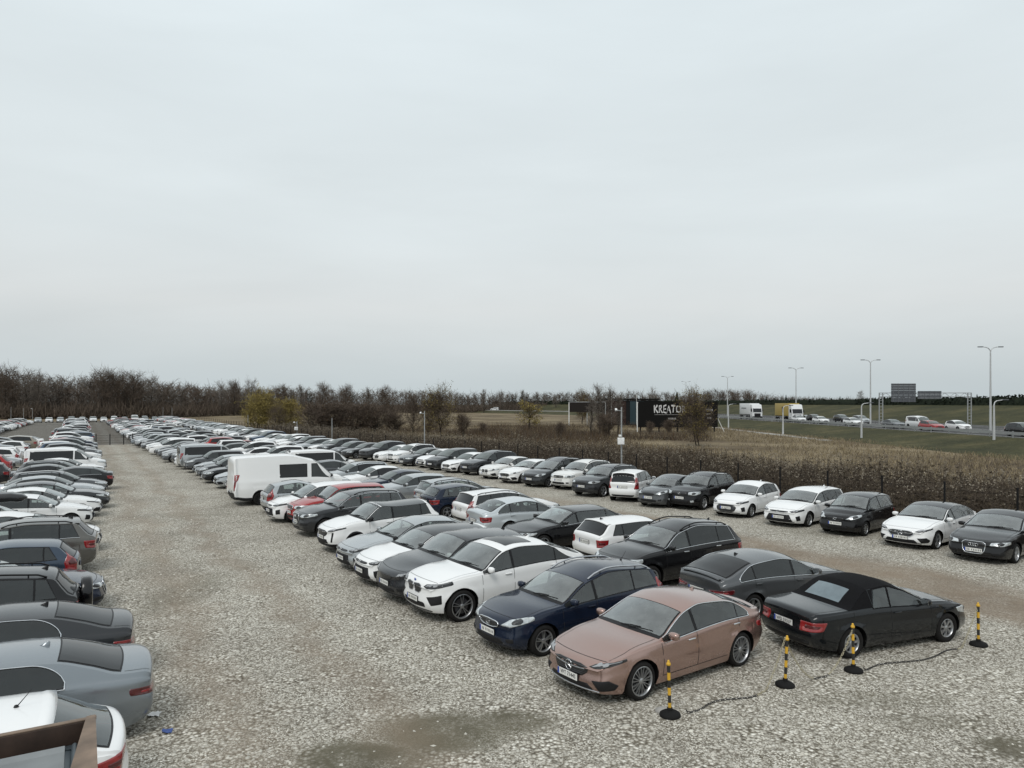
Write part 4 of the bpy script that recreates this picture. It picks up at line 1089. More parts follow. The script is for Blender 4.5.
def grow(seed, h, spread, trunk_frac, nlimb, twigs, twig_len, leafmat=None, nleaf=0, leafsize=.12, twigmat='twig_brown', droop=0.0, stems=1, tw=.012, upright=.6):
    """branch skeleton -> trunk mesh (tapered tubes) and a crown of twigs and leaves"""
    rg = np.random.default_rng(seed); rd = random.Random(seed)
    tb = MB(); tips = []
    for st in range(stems):
        base = Vector((rd.uniform(-.3, .3)*(stems > 1)*spread*.4, rd.uniform(-.3, .3)*(stems > 1)*spread*.4, -.05))
        lean = Vector((rd.uniform(-1, 1), rd.uniform(-1, 1), 0))*(.05 if stems == 1 else .28)*h*.6
        top = base+Vector((lean.x, lean.y, h*rd.uniform(.80, .95)))
        r0 = h*.018*(1 if stems == 1 else .55)
        pts = [base.lerp(top, t)+Vector((rd.uniform(-1, 1), rd.uniform(-1, 1), 0))*h*.012 for t in lin(0, 1, 6)]
        tb.tube(pts, [r0*(1-.92*t)+.006 for t in lin(0, 1, 6)], 'bark', 6)
        for k in range(nlimb):
            t = trunk_frac+(1-trunk_frac)*((k+rd.random())/nlimb)*.96; i = min(5, int(t*6)); p = pts[i].lerp(pts[i+1], t*6-i)
            a = k*2.4+rd.uniform(-.5, .5); ln = spread*(1.05-.75*abs((t-trunk_frac)/(1-trunk_frac)-.35))*rd.uniform(.6, 1.0)
            dr = Vector((math.cos(a), math.sin(a), upright*rd.uniform(.5, 1.3)-droop*.4)); dr.normalize()
            q = p+dr*ln*.55; e = q+(dr+Vector((rd.uniform(-.3, .3), rd.uniform(-.3, .3), .25-droop*1.4))).normalized()*ln*.5
            lr = max(.006, r0*.36*(1-t*.6))
            tb.tube([p, q, e], [lr, lr*.6, lr*.2], 'bark', 4)
            for s_ in lin(.25, 1, 5):
                tips.append((p.lerp(q, s_/.5) if s_ < .5 else q.lerp(e, (s_-.5)/.5), dr))
        tips.append((pts[-1], Vector((0, 0, 1)))); tips.append((pts[-2], Vector((0, 0, 1))))
    cr = Cards(); P = np.array([t[0][:] for t in tips]); D = np.array([t[1][:] for t in tips])
    idx = rg.integers(0, len(P), twigs); p0 = P[idx]+rg.standard_normal((twigs, 3))*twig_len*.12
    dv = D[idx]*.55+rg.standard_normal((twigs, 3))*.62+np.array([0, 0, .35*upright/.6-droop]); dv /= np.linalg.norm(dv, axis=1, keepdims=True)
    ln = twig_len*(.5+rg.random((twigs, 1))*.9); p1 = p0+dv*ln; p1[:, 2] = np.maximum(p1[:, 2], .05)
    cr.strips(p0, p1, tw, tw*.3, twigmat, rg)
    # second order
    n2 = twigs*2; j = rg.integers(0, twigs, n2); q0 = p0[j]+(p1-p0)[j]*(.3+.6*rg.random((n2, 1)))
    d2 = dv[j]*.6+rg.standard_normal((n2, 3))*.6+np.array([0, 0, .2-droop]); d2 /= np.linalg.norm(d2, axis=1, keepdims=True)
    q1 = q0+d2*ln[j]*.55; q1[:, 2] = np.maximum(q1[:, 2], .03)
    cr.strips(q0, q1, tw*.6, tw*.2, twigmat, rg)
    if nleaf:
        j = rg.integers(0, n2, nleaf); c = q0[j]+(q1-q0)[j]*rg.random((nleaf, 1))+rg.standard_normal((nleaf, 3))*.08
        # clumps: drop the leaves of some twigs so that gaps stay open
        keep = (np.sin(c[:, 0]*2.1+seed)+np.sin(c[:, 1]*2.3+1)+np.sin(c[:, 2]*2.7+2)) > -.9
        cr.leaves(c[keep], leafsize, leafmat, rg)
    return tb, cr
TREES = {}
def tree(kind, name, seed, **kw):
    key = (kind, seed)
    tb, cr = grow(seed, **kw); r = empty(name); tb.build('trunk', r); cr.build('crown', r); TREES[key] = r; r['label'] = 'x'; r['spare'] = 1
    del r['spare']; return r
TKIND = {
 'bare': dict(name='bare_tree', h=10, spread=2.3, trunk_frac=.28, nlimb=22, twigs=520, twig_len=1.25, twigmat='twig_grey', tw=.022),
 'dense': dict(name='bare_tree', h=10, spread=3.2, trunk_frac=.12, nlimb=26, twigs=900, twig_len=1.6, twigmat='twig_brown', tw=.030, upright=.7),
 'poplar': dict(name='poplar', h=10, spread=1.1, trunk_frac=.15, nlimb=30, twigs=520, twig_len=1.0, twigmat='twig_grey', tw=.022, upright=1.5),
 'shrub': dict(name='shrub', h=4, spread=1.7, trunk_frac=.05, nlimb=7, twigs=1100, twig_len=1.0, twigmat='twig_brown', stems=6, tw=.016, upright=.9, leafmat='leaf_rust', nleaf=500, leafsize=.06),
 'willow': dict(name='yellow_willow', h=7, spread=2.6, trunk_frac=.10, nlimb=24, twigs=1700, twig_len=1.5, twigmat='leaf_olive', leafmat='leaf_yellow', nleaf=7000, leafsize=.10, stems=3, droop=.25, tw=.014),
 'olive': dict(name='olive_tree', h=7, spread=2.0, trunk_frac=.12, nlimb=18, twigs=1200, twig_len=1.2, twigmat='twig_brown', leafmat='leaf_olive', nleaf=3300, leafsize=.075, stems=2, tw=.016),
 'gold': dict(name='small_golden_tree', h=5, spread=1.7, trunk_frac=.2, nlimb=18, twigs=500, twig_len=.8, twigmat='twig_brown', leafmat='leaf_yellow', nleaf=2200, leafsize=.09, tw=.014),
}
PROTO = {}
def put_tree(kind, px, Y, ytop, label, group=None, seed=0, wide=1.0, z0=0.0, cat='tree'):
    key = (kind, seed); kw = dict(TKIND[kind]); nm = kw.pop('name')
    if nm == 'olive_tree': nm = 'leafy_tree'
    if key not in PROTO:
        PROTO[key] = tree(kind, nm, 100+seed, **kw); o = PROTO[key]
    else: o = copy_tree(PROTO[key])
    h = HC+(YH-ytop)*Y/FPX-z0; s_ = h/(kw['h']*(1.02 if kind in ('shrub', 'willow', 'olive', 'gold') else 1.10))
    o.location = at(px, Y, z0); o.scale = (s_*wide, s_*wide, s_); o.rotation_euler = (0, 0, random.Random(px*7+seed).uniform(0, 6.28))
    tag(o, label, cat if kind != 'shrub' else 'bush', group); return o
G_ = 'trees and bushes in the field'
put_tree('willow', 258, 131, 391.5, 'round yellow-leaved willow at the field edge, left of the thicket', G_, 0, 1.0)
put_tree('willow', 294, 133, 399, 'low olive-yellow willow bush just right of the round yellow willow', G_, 1, 1.15)
put_tree('olive', 277, 129, 404, 'thin olive bush filling the gap between the two yellow willows', G_, 3, 1.1)
for i, (px, yt, wd, sd) in enumerate(((318, 407, 1.75, 0), (337, 406, 1.85, 1), (356, 407, 1.8, 2), (376, 408, 1.8, 0), (394, 413, 1.5, 1))):
    put_tree('shrub', px, 118+i, yt, ['leftmost brown thicket bush, touching the olive willow', 'tallest brown thicket bush behind a slim grey pole', 'brown thicket bush at the middle of the dark clump', 'broad brown thicket bush right of the clump middle', 'small brown bush at the right end of the thicket'][i], G_, sd, wd)
put_tree('dense', 413, 113, 390, 'dark brown bare tree just left of the olive-yellow tree', G_, 0, .85)
put_tree('olive', 440, 111, 386.5, 'tall olive-yellow tree beside the dark bare tree', G_, 0, 1.1)
put_tree('olive', 428, 112, 398, 'slight olive sapling between the dark bare tree and the olive-yellow tree', G_, 2, .8)
put_tree('shrub', 463, 112, 416, 'dark rounded bush right of the olive-yellow tree', G_, 2, 1.0)
put_tree('shrub', 483, 118, 424, 'low brown bush on the open field left of the golden tree', G_, 0, 1.1)
put_tree('gold', 529, 133, 403, 'small golden-leaved tree alone on the open brown field', G_, 0, 1.45)
put_tree('shrub', 561, 108, 424, 'low twiggy bush between the golden tree and the slim bare trees', G_, 1, 1.0)
for i, (px, yt, sd) in enumerate(((591, 392, 0), (600, 377, 1), (609, 381, 2), (618, 390, 0))):
    put_tree('poplar', px, 112+i*2, yt, ['short slim bare tree, leftmost of the thin group before the dark shed', 'tallest slim bare tree of the thin group before the dark shed', 'second tallest slim bare tree of the thin group before the shed', 'slim bare tree of the thin group nearest the camera pole'][i], G_, sd, 1.25)
put_tree('olive', 582, 186, 390, 'olive-green tree behind the small dark hoarding', G_, 1, .8)
put_tree('shrub', 606, 108, 416, 'bushy scrub at the feet of the slim bare trees', G_, 2, 1.2)
put_tree('bare', 652, 190, 383, 'thin pale birch-like tree rising behind the black billboard', G_, 1, .7)
put_tree('olive', 697, 87, 388, 'feathery olive tree with dark trunk standing before the black billboard', G_, 4, 1.0)
put_tree('shrub', 668, 122, 421, 'dark green-brown bush growing under the black billboard', G_, 1, 1.2)
put_tree('shrub', 650, 121, 423, 'dark bush at the billboard foot near its white frame', G_, 0, 1.0)
put_tree('bare', 861, 300, 389, 'lone bare round-crowned tree above the dark hedge line', G_, 2, 1.15, 4.9)
# the far wood: one mass, with the trees that stand out on its skyline as trees of their own
def wood():
    rg = np.random.default_rng(21); C_ = Cards()
    sky_ = pchip([(-80, 366), (0, 369), (40, 374), (70, 376), (100, 374), (150, 379), (200, 385), (260, 386), (330, 388), (420, 390), (500, 393), (600, 391), (690, 392.5), (722, 388.5), (752, 390), (778, 396), (860, 400), (1060, 402)])
    dist = pchip([(-80, 250), (60, 256), (160, 275), (250, 345), (420, 420), (700, 480), (1060, 520)])
    px = -80.0
    while px < 1060:
        for layer in range(2 if px > 300 else 3):
            x = px+rg.uniform(-2, 2); Y = dist(x)+layer*14+rg.uniform(-5, 5); h = (HC+(YH-sky_(x))*Y/FPX)*(.70+.28*rg.random())
            if x > 715: h = max(h, 8.0)
            c = np.array(at(x, Y)[:]); tw_ = 'twig_grey' if rg.random() < .45 else 'twig_brown'
            if rg.random() < .06 and x > 240: tw_ = 'needle_green'
            n = 50 if layer < 2 else 34
            C_.strips(c[None], c[None]+np.array([[rg.uniform(-.6, .6), 0, h*.95]]), np.array([.16]), np.array([.03]), 'twig_grey', rg)
            t = .10+.85*rg.random((n, 1)); sp_ = (3.4*(1.1-abs(t-.45)))*(h/20)**.5
            p0 = c+np.concatenate([rg.standard_normal((n, 2))*sp_*.25, t*h], 1)
            d = np.concatenate([rg.standard_normal((n, 2))*.6, .5+.6*rg.random((n, 1))], 1); ln = (1.6+2.6*rg.random((n, 1)))*(1.15-t*.6)
            C_.strips(p0, p0+d*ln, .10, .03, tw_, rg)
            m = n*3; j = rg.integers(0, n, m); q = p0[j]+(d*ln)[j]*rg.random((m, 1)); d2 = d[j]*.5+rg.standard_normal((m, 3))*.6
            C_.strips(q, q+d2*1.5, .055, .02, tw_, rg)
        # undergrowth
        for _ in range(3):
            x = px+rg.uniform(-2, 2); Y = dist(x)-8+rg.uniform(-6, 6); n = 40; c = np.array(at(x, Y)[:]); hh = rg.uniform(3, 7)
            p0 = c+np.stack([rg.standard_normal(n)*1.6, rg.standard_normal(n)*1.6, rg.random(n)*hh*.5], 1)
            C_.strips(p0, p0+np.stack([rg.standard_normal(n)*1.0, rg.standard_normal(n), 1.0+rg.random(n)*hh*.5], 1), .10, .03, 'twig_brown' if rg.random() < .7 else 'weed_stem', rg)
        px += 3.0
    tag(C_.build('far_wood'), kind='stuff')
wood()
GT = 'bare trees standing above the far wood'
_d = pchip([(-80, 246), (60, 252), (160, 270), (250, 330), (420, 400), (700, 450), (1060, 500)])
def dist_of(px): return _d(px)-4
SKY = [(6, 300, 363, 'dense', 'bushy bare tree at the far left end of the skyline'), (25, 300, 362.5, 'bare', 'spiky bare tree near the left end, above the wood'), (38, 302, 366, 'bare', 'thin bare tree right of the spiky one at left'),
 (103, 315, 366, 'dense', 'broad bare crown at the left of the tallest skyline clump'), (118, 316, 365, 'dense', 'broad bare crown in the middle of the tallest skyline clump'), (133, 318, 368, 'dense', 'bare crown closing the tallest skyline clump on the right'),
 (152, 322, 371, 'bare', 'lone bare tree just right of the tallest clump'), (222, 345, 376.5, 'bare', 'bare tree above the left part of the yellow willow group'), (234, 345, 378, 'dense', 'low bushy bare crown between two skyline spikes left of the willow'), (251, 350, 375, 'bare', 'spiky bare tree on the skyline right above the yellow willow'),
 (282, 360, 382, 'dense', 'dark bare crown on the skyline right of the willow'), (301, 365, 381, 'poplar', 'slim tall bare tree above the thicket on the skyline'), (323, 370, 381, 'dense', 'bushy bare crown above the thicket'), (346, 380, 382, 'dense', 'rounded bare crown right of the bushy one above the thicket'), (368, 390, 384, 'poplar', 'narrow bare tree over the right end of the thicket'),
 (385, 395, 384.5, 'dense', 'wide bare crown left of the dark bare field tree'), (484, 440, 386, 'poplar', 'thin spike of a tree over the open field'), (501, 440, 388, 'bare', 'small bare tree just right of the spike over the field'), (523, 445, 387, 'poplar', 'slender bare tree above the golden tree'), (538, 450, 389, 'poplar', 'slender bare tree right of the golden tree on the skyline'), (556, 450, 391, 'bare', 'small bare tree left of the dark hoarding on the skyline'),
 (722, 430, 389, 'dense', 'bare brown crown right of the billboard, leftmost of its row'), (735, 430, 389.5, 'dense', 'bare brown crown above the white lorry'), (748, 430, 391, 'dense', 'bare brown crown just right of the white lorry top'), (708, 425, 390, 'dense', 'bare brown crown peeping above the billboard right corner')]
for i, (px, Y, yt, kd, lb) in enumerate(SKY): put_tree(kd, px, dist_of(px), yt, lb, GT, i % 3, .9 if kd != 'poplar' else 1.2)
# conifers
def conifer_mesh(seed):
    rg = np.random.default_rng(seed); t = MB(); t.tube([(0, 0, -.1), (0, 0, 9.4)], [.16, .02], 'bark', 6); C_ = Cards(); n = 900
    z = .8+9.0*rg.random(n)**1.15; rad = 1.9*(1-z/10.2)+.1; a = rg.random(n)*6.28
    p0 = np.stack([np.cos(a)*rad*.2, np.sin(a)*rad*.2, z], 1); rr = rad*(.7+.4*rg.random(n)); p1 = np.stack([np.cos(a)*rr, np.sin(a)*rr, z-.45*rad], 1)
    C_.strips(p0, p1, .20, .05, 'needle_green', rg)
    return t, C_
first = {}
for i, (px, Y, yt, z0, lb) in enumerate(((677, 300, 391.5, 0, 'dark conifer peak above the black billboard'), (766, 330, 396, 4.9, 'small conifer over the gap between the two lorries'), (786, 330, 394.5, 4.9, 'pointed conifer above the yellow lorry'), (775, 334, 397, 4.9, 'shorter conifer left of the pointed one above the yellow lorry'), (840, 320, 396, 4.9, 'small conifer left of the lone bare tree'), (847, 322, 397.5, 4.9, 'tiny conifer close to the lone bare tree'),
    (956, 250, 394.5, 4.9, 'small conifer under the gantry right end'), (977, 250, 394, 4.9, 'small conifer left of the tallest street lamp'), (999, 250, 395, 4.9, 'flat-topped conifer right of the tallest street lamp'), (873, 310, 397, 4.9, 'tiny conifer right of the lone bare tree'))):
    k = i % 2
    if k not in first:
        t, C_ = conifer_mesh(40+k); o = empty('conifer'); t.build('trunk', o); C_.build('crown', o); first[k] = o
    else: o = copy_tree(first[k])
    h = HC+(YH-yt)*Y/FPX-z0; o.location = at(px, Y, z0); s_ = max(.2, h/10); o.scale = (s_*1.15, s_*1.15, s_); tag(o, lb, 'tree', 'conifers above the hedge line')
# hedge along the top of the bank
def hedge():
    rg = np.random.default_rng(8); C_ = Cards(); ys = np.concatenate([np.linspace(60, 230, 4200), 230+np.sqrt(rg.random(5200))*230]); n = len(ys)
    off = 109.5+rg.random(n)*2.4; X = np.array([rx(y, o) for y, o in zip(ys, off)]); z = 4.75+2.1*rg.random(n)+.25*np.sin(ys*.13)*rg.random(n)
    C_.leaves(np.stack([X, ys, z], 1), .42, 'hedge_leaf', rg); root = empty('hedge', at(900, 200, 0)*0)
    core = MB(); core.grid([[Vector((rx(Y, o), Y, z)) for o, z in ((109.7, 4.7), (109.9, 6.5), (111.5, 6.6), (111.7, 4.7))] for Y in YS[1:]], 'hedge_leaf')
    core.build('woody_core', root); C_.build('leaves', root); tag(root, 'long dark clipped hedge along the top of the green road bank', 'hedge')
hedge()
# dead weeds behind the fence and dry grass on the field: nobody could count them
def weeds():
    rg = np.random.default_rng(3); C_ = Cards(); n = 18000
    u = -8+130*rg.random(n)**1.25; fr = rg.random(n); depth = np.array([lerp(15, 7, min(1, max(0, x/130))) for x in u])
    w = np.array([fence_w(x) for x in u])+.5+fr*depth
    clump = np.sin(u*.55)+np.sin(w*.7+u*.21)+np.sin(u*1.7+w*1.3)
    h = (1.05+.85*rg.random(n)+.17*clump)*(1-.25*(fr > .85))
    b = np.stack([DU.x*u+EW.x*w, DU.y*u+EW.y*w, np.zeros(n)], 1)
    tip = b+np.stack([rg.standard_normal(n)*.14, rg.standard_normal(n)*.14, h], 1)
    C_.strips(b, tip, .008, .005, 'weed_stem', rg)
    for k in range(6):
        t = .35+.5*rg.random((n, 1)); c = b+(tip-b)*t; C_.strips(c, c+np.stack([rg.standard_normal(n)*.20, rg.standard_normal(n)*.20, .06+.20*rg.random(n)], 1), .007, .004, 'weed_stem', rg)
    for k in range(3):
        t = .15+.7*rg.random((n, 1)); C_.leaves(b+(tip-b)*t+rg.standard_normal((n, 3))*.05, .085, 'weed_leaf', rg)
    sel = rg.random(n) < .55+.16*clump
    for k in range(3): C_.leaves(tip[sel]+rg.standard_normal((sel.sum(), 3))*np.array([.05, .05, .09]), .045, 'weed_head', rg)
    C_.leaves((b+(tip-b)*.2)+rg.standard_normal((n, 3))*.1, .12, 'weed_leaf', rg)
    tag(C_.build('dead_weeds'), kind='stuff')
weeds()
def drygrass():
    rg = np.random.default_rng(4); C_ = Cards(); n = 26000
    Y = 40+130*rg.random(n)**.8; ph = -.42+1.15*rg.random(n); X = Y*ph
    w = X*EW.x+Y*EW.y; u = X*DU.x+Y*DU.y
    fw = np.array([fence_w(max(-20, min(250, a))) for a in u])
    cl_ = np.sin(X*.21)+np.sin(Y*.17+X*.07)+np.sin(X*.5+Y*.43)
    ok = (w > fw+8) & (X < 47.5) & (cl_ > -1.0+rg.random(n)*.9); X, Y = X[ok], Y[ok]; n = len(X); w_ = w[ok]; fw_ = fw[ok]
    b = np.stack([X, Y, np.zeros(n)], 1)
    for k in range(4):
        o = rg.standard_normal((n, 3))*np.array([.25, .25, 0]); hh = (.20+.30*rg.random(n))*(1+1.1*np.exp(-((w_-fw_-17)/5)**2))
        C_.strips(b+o, b+o+np.stack([rg.standard_normal(n)*.16, rg.standard_normal(n)*.16, hh], 1), .022, .006, 'straw' if k < 3 else 'weed_stem', rg)
    tag(C_.build('dry_grass'), kind='stuff')
drygrass()

def brush():
    """low brown undergrowth scattered over the field"""
    rg = np.random.default_rng(14); C_ = Cards(); n = 9500
    Y = 55+105*rg.random(n); X = Y*(-.42+1.05*rg.random(n)); w = X*EW.x+Y*EW.y; u = X*DU.x+Y*DU.y
    fw = np.array([fence_w(max(-20, min(250, a))) for a in u]); cl_ = np.sin(X*.16+1)+np.sin(Y*.12+X*.05)+.6*np.sin(X*.4+Y*.3)
    ok = (w > fw+9) & (X < 46) & (cl_ > -.7+rg.random(n)*1.2) & (X < .27*Y); X, Y = X[ok], Y[ok]; n = len(X)
    for k in range(16):
        b = np.stack([X+rg.standard_normal(n)*.5, Y+rg.standard_normal(n)*.5, np.zeros(n)], 1); hh = (.45+1.0*rg.random(n)**2)
        C_.strips(b, b+np.stack([rg.standard_normal(n)*.35, rg.standard_normal(n)*.35, hh], 1), .022, .006, ('twig_brown', 'weed_stem', 'weed_leaf', 'leaf_rust')[k % 4], rg)
    tag(C_.build('undergrowth'), kind='stuff')
brush()
# ------------------------------------------------------------------ built things
simple('galv', (.36, .37, .37), .5, .4); simple('pole_paint', (.50, .51, .51), .5, .2); simple('pole_white', (.70, .70, .68), .5)
simple('post_dark', (.010, .010, .010), .8, spec=.2); simple('sign_back', (.10, .105, .115), .55, .3); simple('sign_back_light', (.17, .175, .185), .5, .3)
simple('rust_brown', (.045, .027, .019), .6, .2, vary=.35, nscale=5, bump=.15); simple('rust_edge_lit', (.20, .145, .105), .6, .2, vary=.3, nscale=5)  # frame tops are the same brown steel painted paler, as if lit
simple('roof_sheet', (.22, .235, .24), .5, .2, vary=.18, nscale=2); simple('roof_gutter', (.05, .065, .075), .35)
simple('board_black', (.008, .0075, .007), .7, spec=.12); simple('board_dark', (.022, .019, .017), .8, spec=.12); simple('shed_teal', (.020, .040, .048), .3); simple('shed_dark', (.012, .013, .014), .7, spec=.15); simple('shed_rust', (.035, .021, .018), .8, spec=.15)
simple('yellow_band', (.62, .36, .03), .5); simple('white_plastic', (.75, .75, .73), .4); simple('base_rubber', (.009, .009, .009), .8, spec=.2)
simple('chain_yellow', (.40, .36, .25), .6); simple('chain_black', (.02, .02, .02), .5); simple('paper', (.8, .8, .79), .8); simple('blue_scrap', (.03, .07, .25), .5)
simple('lorry_white', (.72, .73, .73), .35, 0, .3); simple('lorry_yellow', (.40, .29, .075), .5); simple('letter_white', (.62, .61, .60), .6); simple('letter_dim', (.26, .25, .24), .6)
simple('concrete', (.34, .33, .31), .9, vary=.2, nscale=6)
# fence along the scrub
f = empty('wire_fence', uw(12, fence_w(12)))
tag(f, 'long dark wire mesh fence standing in front of the brown dead weeds', 'fence')
us = [0.2+2.62*i for i in range(0, 94)]
inv = f.location.copy()
pm = MB(); pm.box((0, 0, .98), (.055, .055, 2.0), 'post_dark'); pm.box((0, 0, 1.985), (.065, .065, .03), 'post_dark'); pme = pm.mesh('post')
wm = MB(); prev = None
for i, u in enumerate(us):
    o = bpy.data.objects.new('post', pme); COL.objects.link(o); o.parent = f; o.location = uw(u, fence_w(u))-inv; o.rotation_euler = (0, 0, TH)
    p = uw(u, fence_w(u))-inv
    if prev is not None:
        for z in (.1, .42, .74, 1.06, 1.38, 1.7, 1.9): wm.tube([prev+Vector((0, 0, z)), p+Vector((0, 0, z))], .005, 'post_dark', 3, cap=False)
        if u < 62:
            for k in range(1, 13):
                q = prev.lerp(p, k/13); wm.tube([q+Vector((0, 0, .1)), q+Vector((0, 0, 1.9))], .003, 'post_dark', 3, cap=False)
    prev = p
wm.build('wire_mesh', f)
# low fence closing the lane where the gravel ends
g = empty('lane_fence', uw(102.4, 4)); tag(g, 'low wire fence across the far end of the gravel lane', 'fence'); wm = MB(); prev = None
pm = MB(); pm.box((0, 0, .7), (.08, .08, 1.4), 'post_dark'); pme2 = pm.mesh('post')
for w in (1.4, 2.9, 4.4, 5.4):
    p = uw(102.4, w)-g.location; o = bpy.data.objects.new('post', pme2); COL.objects.link(o); o.parent = g; o.location = p
    if prev is not None:
        for z in (.3, .6, .9, 1.2): wm.tube([prev+Vector((0, 0, z)), p+Vector((0, 0, z))], .012, 'post_dark', 3)
    prev = p
wm.build('wire_mesh', g)
# posts with cameras along the lot
def fence_point(px, off=.5):
    lo, hi = 20.0, 400.0
    for _ in range(50):
        Y = (lo+hi)/2; p = at(px, Y); u, w = p.dot(DU), p.dot(EW)
        if w-fence_w(max(-25, min(255, u)))-off > 0: hi = Y
        else: lo = Y
    return at(px, lo)
def camera_pole(px, ytop, label, box=None, p=None, arm=True):
    p = p or fence_point(px); h = HC+(YH-ytop)*p.y/FPX; r = empty('camera_pole', p); tag(r, label, 'pole', 'camera poles along the car park')
    m_ = MB(); m_.tube([(0, 0, -.05), (0, 0, h)], [.06, .042], 'galv', 8); m_.box((0, 0, .04), (.3, .3, .08), 'concrete'); m_.build('pole', r)
    if arm:
        c_ = MB(); c_.tube([(0, 0, h-.25), (-.36, -.05, h-.2)], .03, 'galv', 6); c_.build('arm', r)
        c_ = MB(); c_.box((-.36, -.10, h-.18), (.14, .28, .12), 'white_plastic', Matrix.Rotation(.35, 3, 'X'), .03); c_.lathe([(.05, 0), (.05, .05)], 'gloss_black', 10, 'y', Matrix.Translation((-.36, -.27, h-.23))); c_.build('camera', r)
        if ytop < 410 and p.y < 60:
            c_ = MB(); c_.box((-.12, -.14, h-1.85), (.16, .24, .14), 'white_plastic', None, .03); c_.build('camera', r)
    if box:
        zb = HC-(box-YH)*p.y/FPX; b_ = MB(); b_.box((-.06, -.16, zb), (.42, .22, .44), 'white_plastic', None, .02); b_.box((-.06, -.275, zb), (.34, .01, .36), 'paper', None); b_.build('control_box', r)
    return r
camera_pole(621.5, 407, 'tall grey camera pole with a white box rising behind the parked cars', 441)
camera_pole(424.5, 411, 'grey camera pole in front of the olive-yellow field tree')
camera_pole(332, 418, 'slim grey pole against the brown thicket', None, None, False)
camera_pole(297, 421, 'grey pole with a white box near the willow bushes', 428.5)
camera_pole(248, 415, 'slim grey pole at the left edge of the yellow willow', None, None, False)
camera_pole(172, 407.5, 'thin far pole in front of the dark wood, right of the white vans', None, None, False)
camera_pole(163, 407, 'thin far pole in front of the dark wood, left of its twin', None, None, False)
for px, yt, lb in ((11, 407, 'thin pole at the far left edge of the yard'), (23.5, 408, 'thin pole right of the leftmost one at the yard edge'), (32.5, 408, 'thin pole with a white lamp at the left yard edge')):
    camera_pole(px, yt, lb, None, at(px, 225), px > 30)
# bollards and their plastic chains
def bollard_mesh():
    out = []
    b_ = MB(); b_.lathe([(0, 0), (.17, 0), (.175, .02), (.165, .05), (.12, .075), (.05, .10), (0, .10)], 'base_rubber', 24, 'z'); b_.lathe([(.045, .10), (.045, .14), (.03, .145)], 'base_rubber', 12, 'z'); out.append(('base', b_))
    p_ = MB()
    zs = lin(.10, .84, 6)
    for i in range(6): p_.lathe([(.027, zs[i]), (.027, zs[i+1])], 'yellow_band' if i % 2 == 0 else 'chain_black', 12, 'z')
    out.append(('post', p_)); c_ = MB(); c_.lathe([(.0, .83), (.034, .83), (.038, .85), (.034, .87), (.018, .885), (.022, .90), (.012, .915), (0, .92)], 'yellow_band', 12, 'z'); out.append(('cap', c_)); return out
BP = [(670, 716, 'striped black and yellow bollard beside the rose-coloured saloon front wheel, with a white stone'), (785, 686, 'striped bollard standing behind the tail of the rose-coloured saloon'), (853.5, 671.5, 'striped bollard in front of the rear wheel of the soft-top convertible'), (978.5, 645.5, 'striped bollard beyond the nose of the soft-top convertible')]
bmeshes = [(n_, m_.mesh(n_)) for n_, m_ in bollard_mesh()]; BL = []
for px, py, lb in BP:
    r = empty('bollard', gp(px, py)); tag(r, lb, 'bollard', 'bollards with chain')
    for n_, me in bmeshes: o = bpy.data.objects.new(n_, me); COL.objects.link(o); o.parent = r
    r.rotation_euler = (R(random.Random(px).uniform(-2, 2)), R(random.Random(py).uniform(-2.5, 2.5)), 0); BL.append(r)
def chain(a, b, slack, label, c0=.35, c1=.68, zmin=.02):
    n = 90; pts = []
    for k in range(n+1):
        t = k/n; p = a.lerp(b, t); s_ = slack*(1-(2*t-1)**2); side = Vector((-(b-a).y, (b-a).x, 0)).normalized()
        z = p.z-s_
        lay = max(0, zmin-z); p = p+side*.10*math.sin(t*9+a.x)*min(1, lay*2); p.z = max(zmin, z); pts.append(p)
    ln = sum((pts[i+1]-pts[i]).length for i in range(n)); m_ = MB(); d = 0.0; acc = 0.0; i = 0; k = 0
    step = .052
    while acc < ln-step and i < n:
        seg = (pts[i+1]-pts[i]).length
        if d > seg: d -= seg; i += 1; continue
        p = pts[i].lerp(pts[i+1], d/max(seg, 1e-6)); t = (pts[i+1]-pts[i]).normalized(); u = t.cross(Vector((0, 0, 1))).normalized()
        if k % 2: u = u.cross(t)
        f_ = acc/ln; mat = 'chain_yellow' if (f_ < c0 or f_ > c1) else 'chain_black'
        m_.tube([p+t*.032*math.cos(a_)+u*.016*math.sin(a_) for a_ in lin(0, 2*math.pi, 8)[:-1]], .0062, mat, 4, True)
        d += step; acc += step; k += 1
    tag(m_.build('plastic_chain'), label, 'chain', 'plastic chains between the bollards')
tp = lambda o: o.location+Vector((0, 0, .855))
chain(tp(BL[1]), BL[0].location+Vector((.25, .05, .12)), 1.05, 'plastic chain sagging from the bollard behind the rose-coloured saloon to the front bollard', .42, .99)
chain(tp(BL[1]), tp(BL[2]), .86, 'yellow plastic chain hanging between the two middle bollards', .45, .58)
chain(BL[2].location+Vector((.2, .0, .06)), tp(BL[3]), 1.3, 'black plastic chain lying on the gravel beside the convertible', .0, .72)
def rock(loc, s, mat, name, label, cat, seed):
    bm = bmesh.new(); bmesh.ops.create_icosphere(bm, subdivisions=2, radius=1); rd = random.Random(seed)
    for v in bm.verts: v.co *= 1+rd.uniform(-.16, .16)
    m_ = MB(); m_.add([(v.co.x*s[0], v.co.y*s[1], max(-.2, v.co.z)*s[2]) for v in bm.verts], [[v.index for v in f_.verts] for f_ in bm.faces], mat); bm.free()
    o = m_.build(name); o.location = loc; tag(o, label, cat); return o
rock(gp(663, 711.5), (.15, .11, .07), 'concrete', 'stone', 'flat pale stone against the base of the front bollard', 'stone', 2)
rock(gp(626, 727)+Vector((.0, 0, 0)), (.07, .05, .035), 'stone_grey', 'stone', 'grey stone lying on gravel left of the front bollard', 'stone', 3)
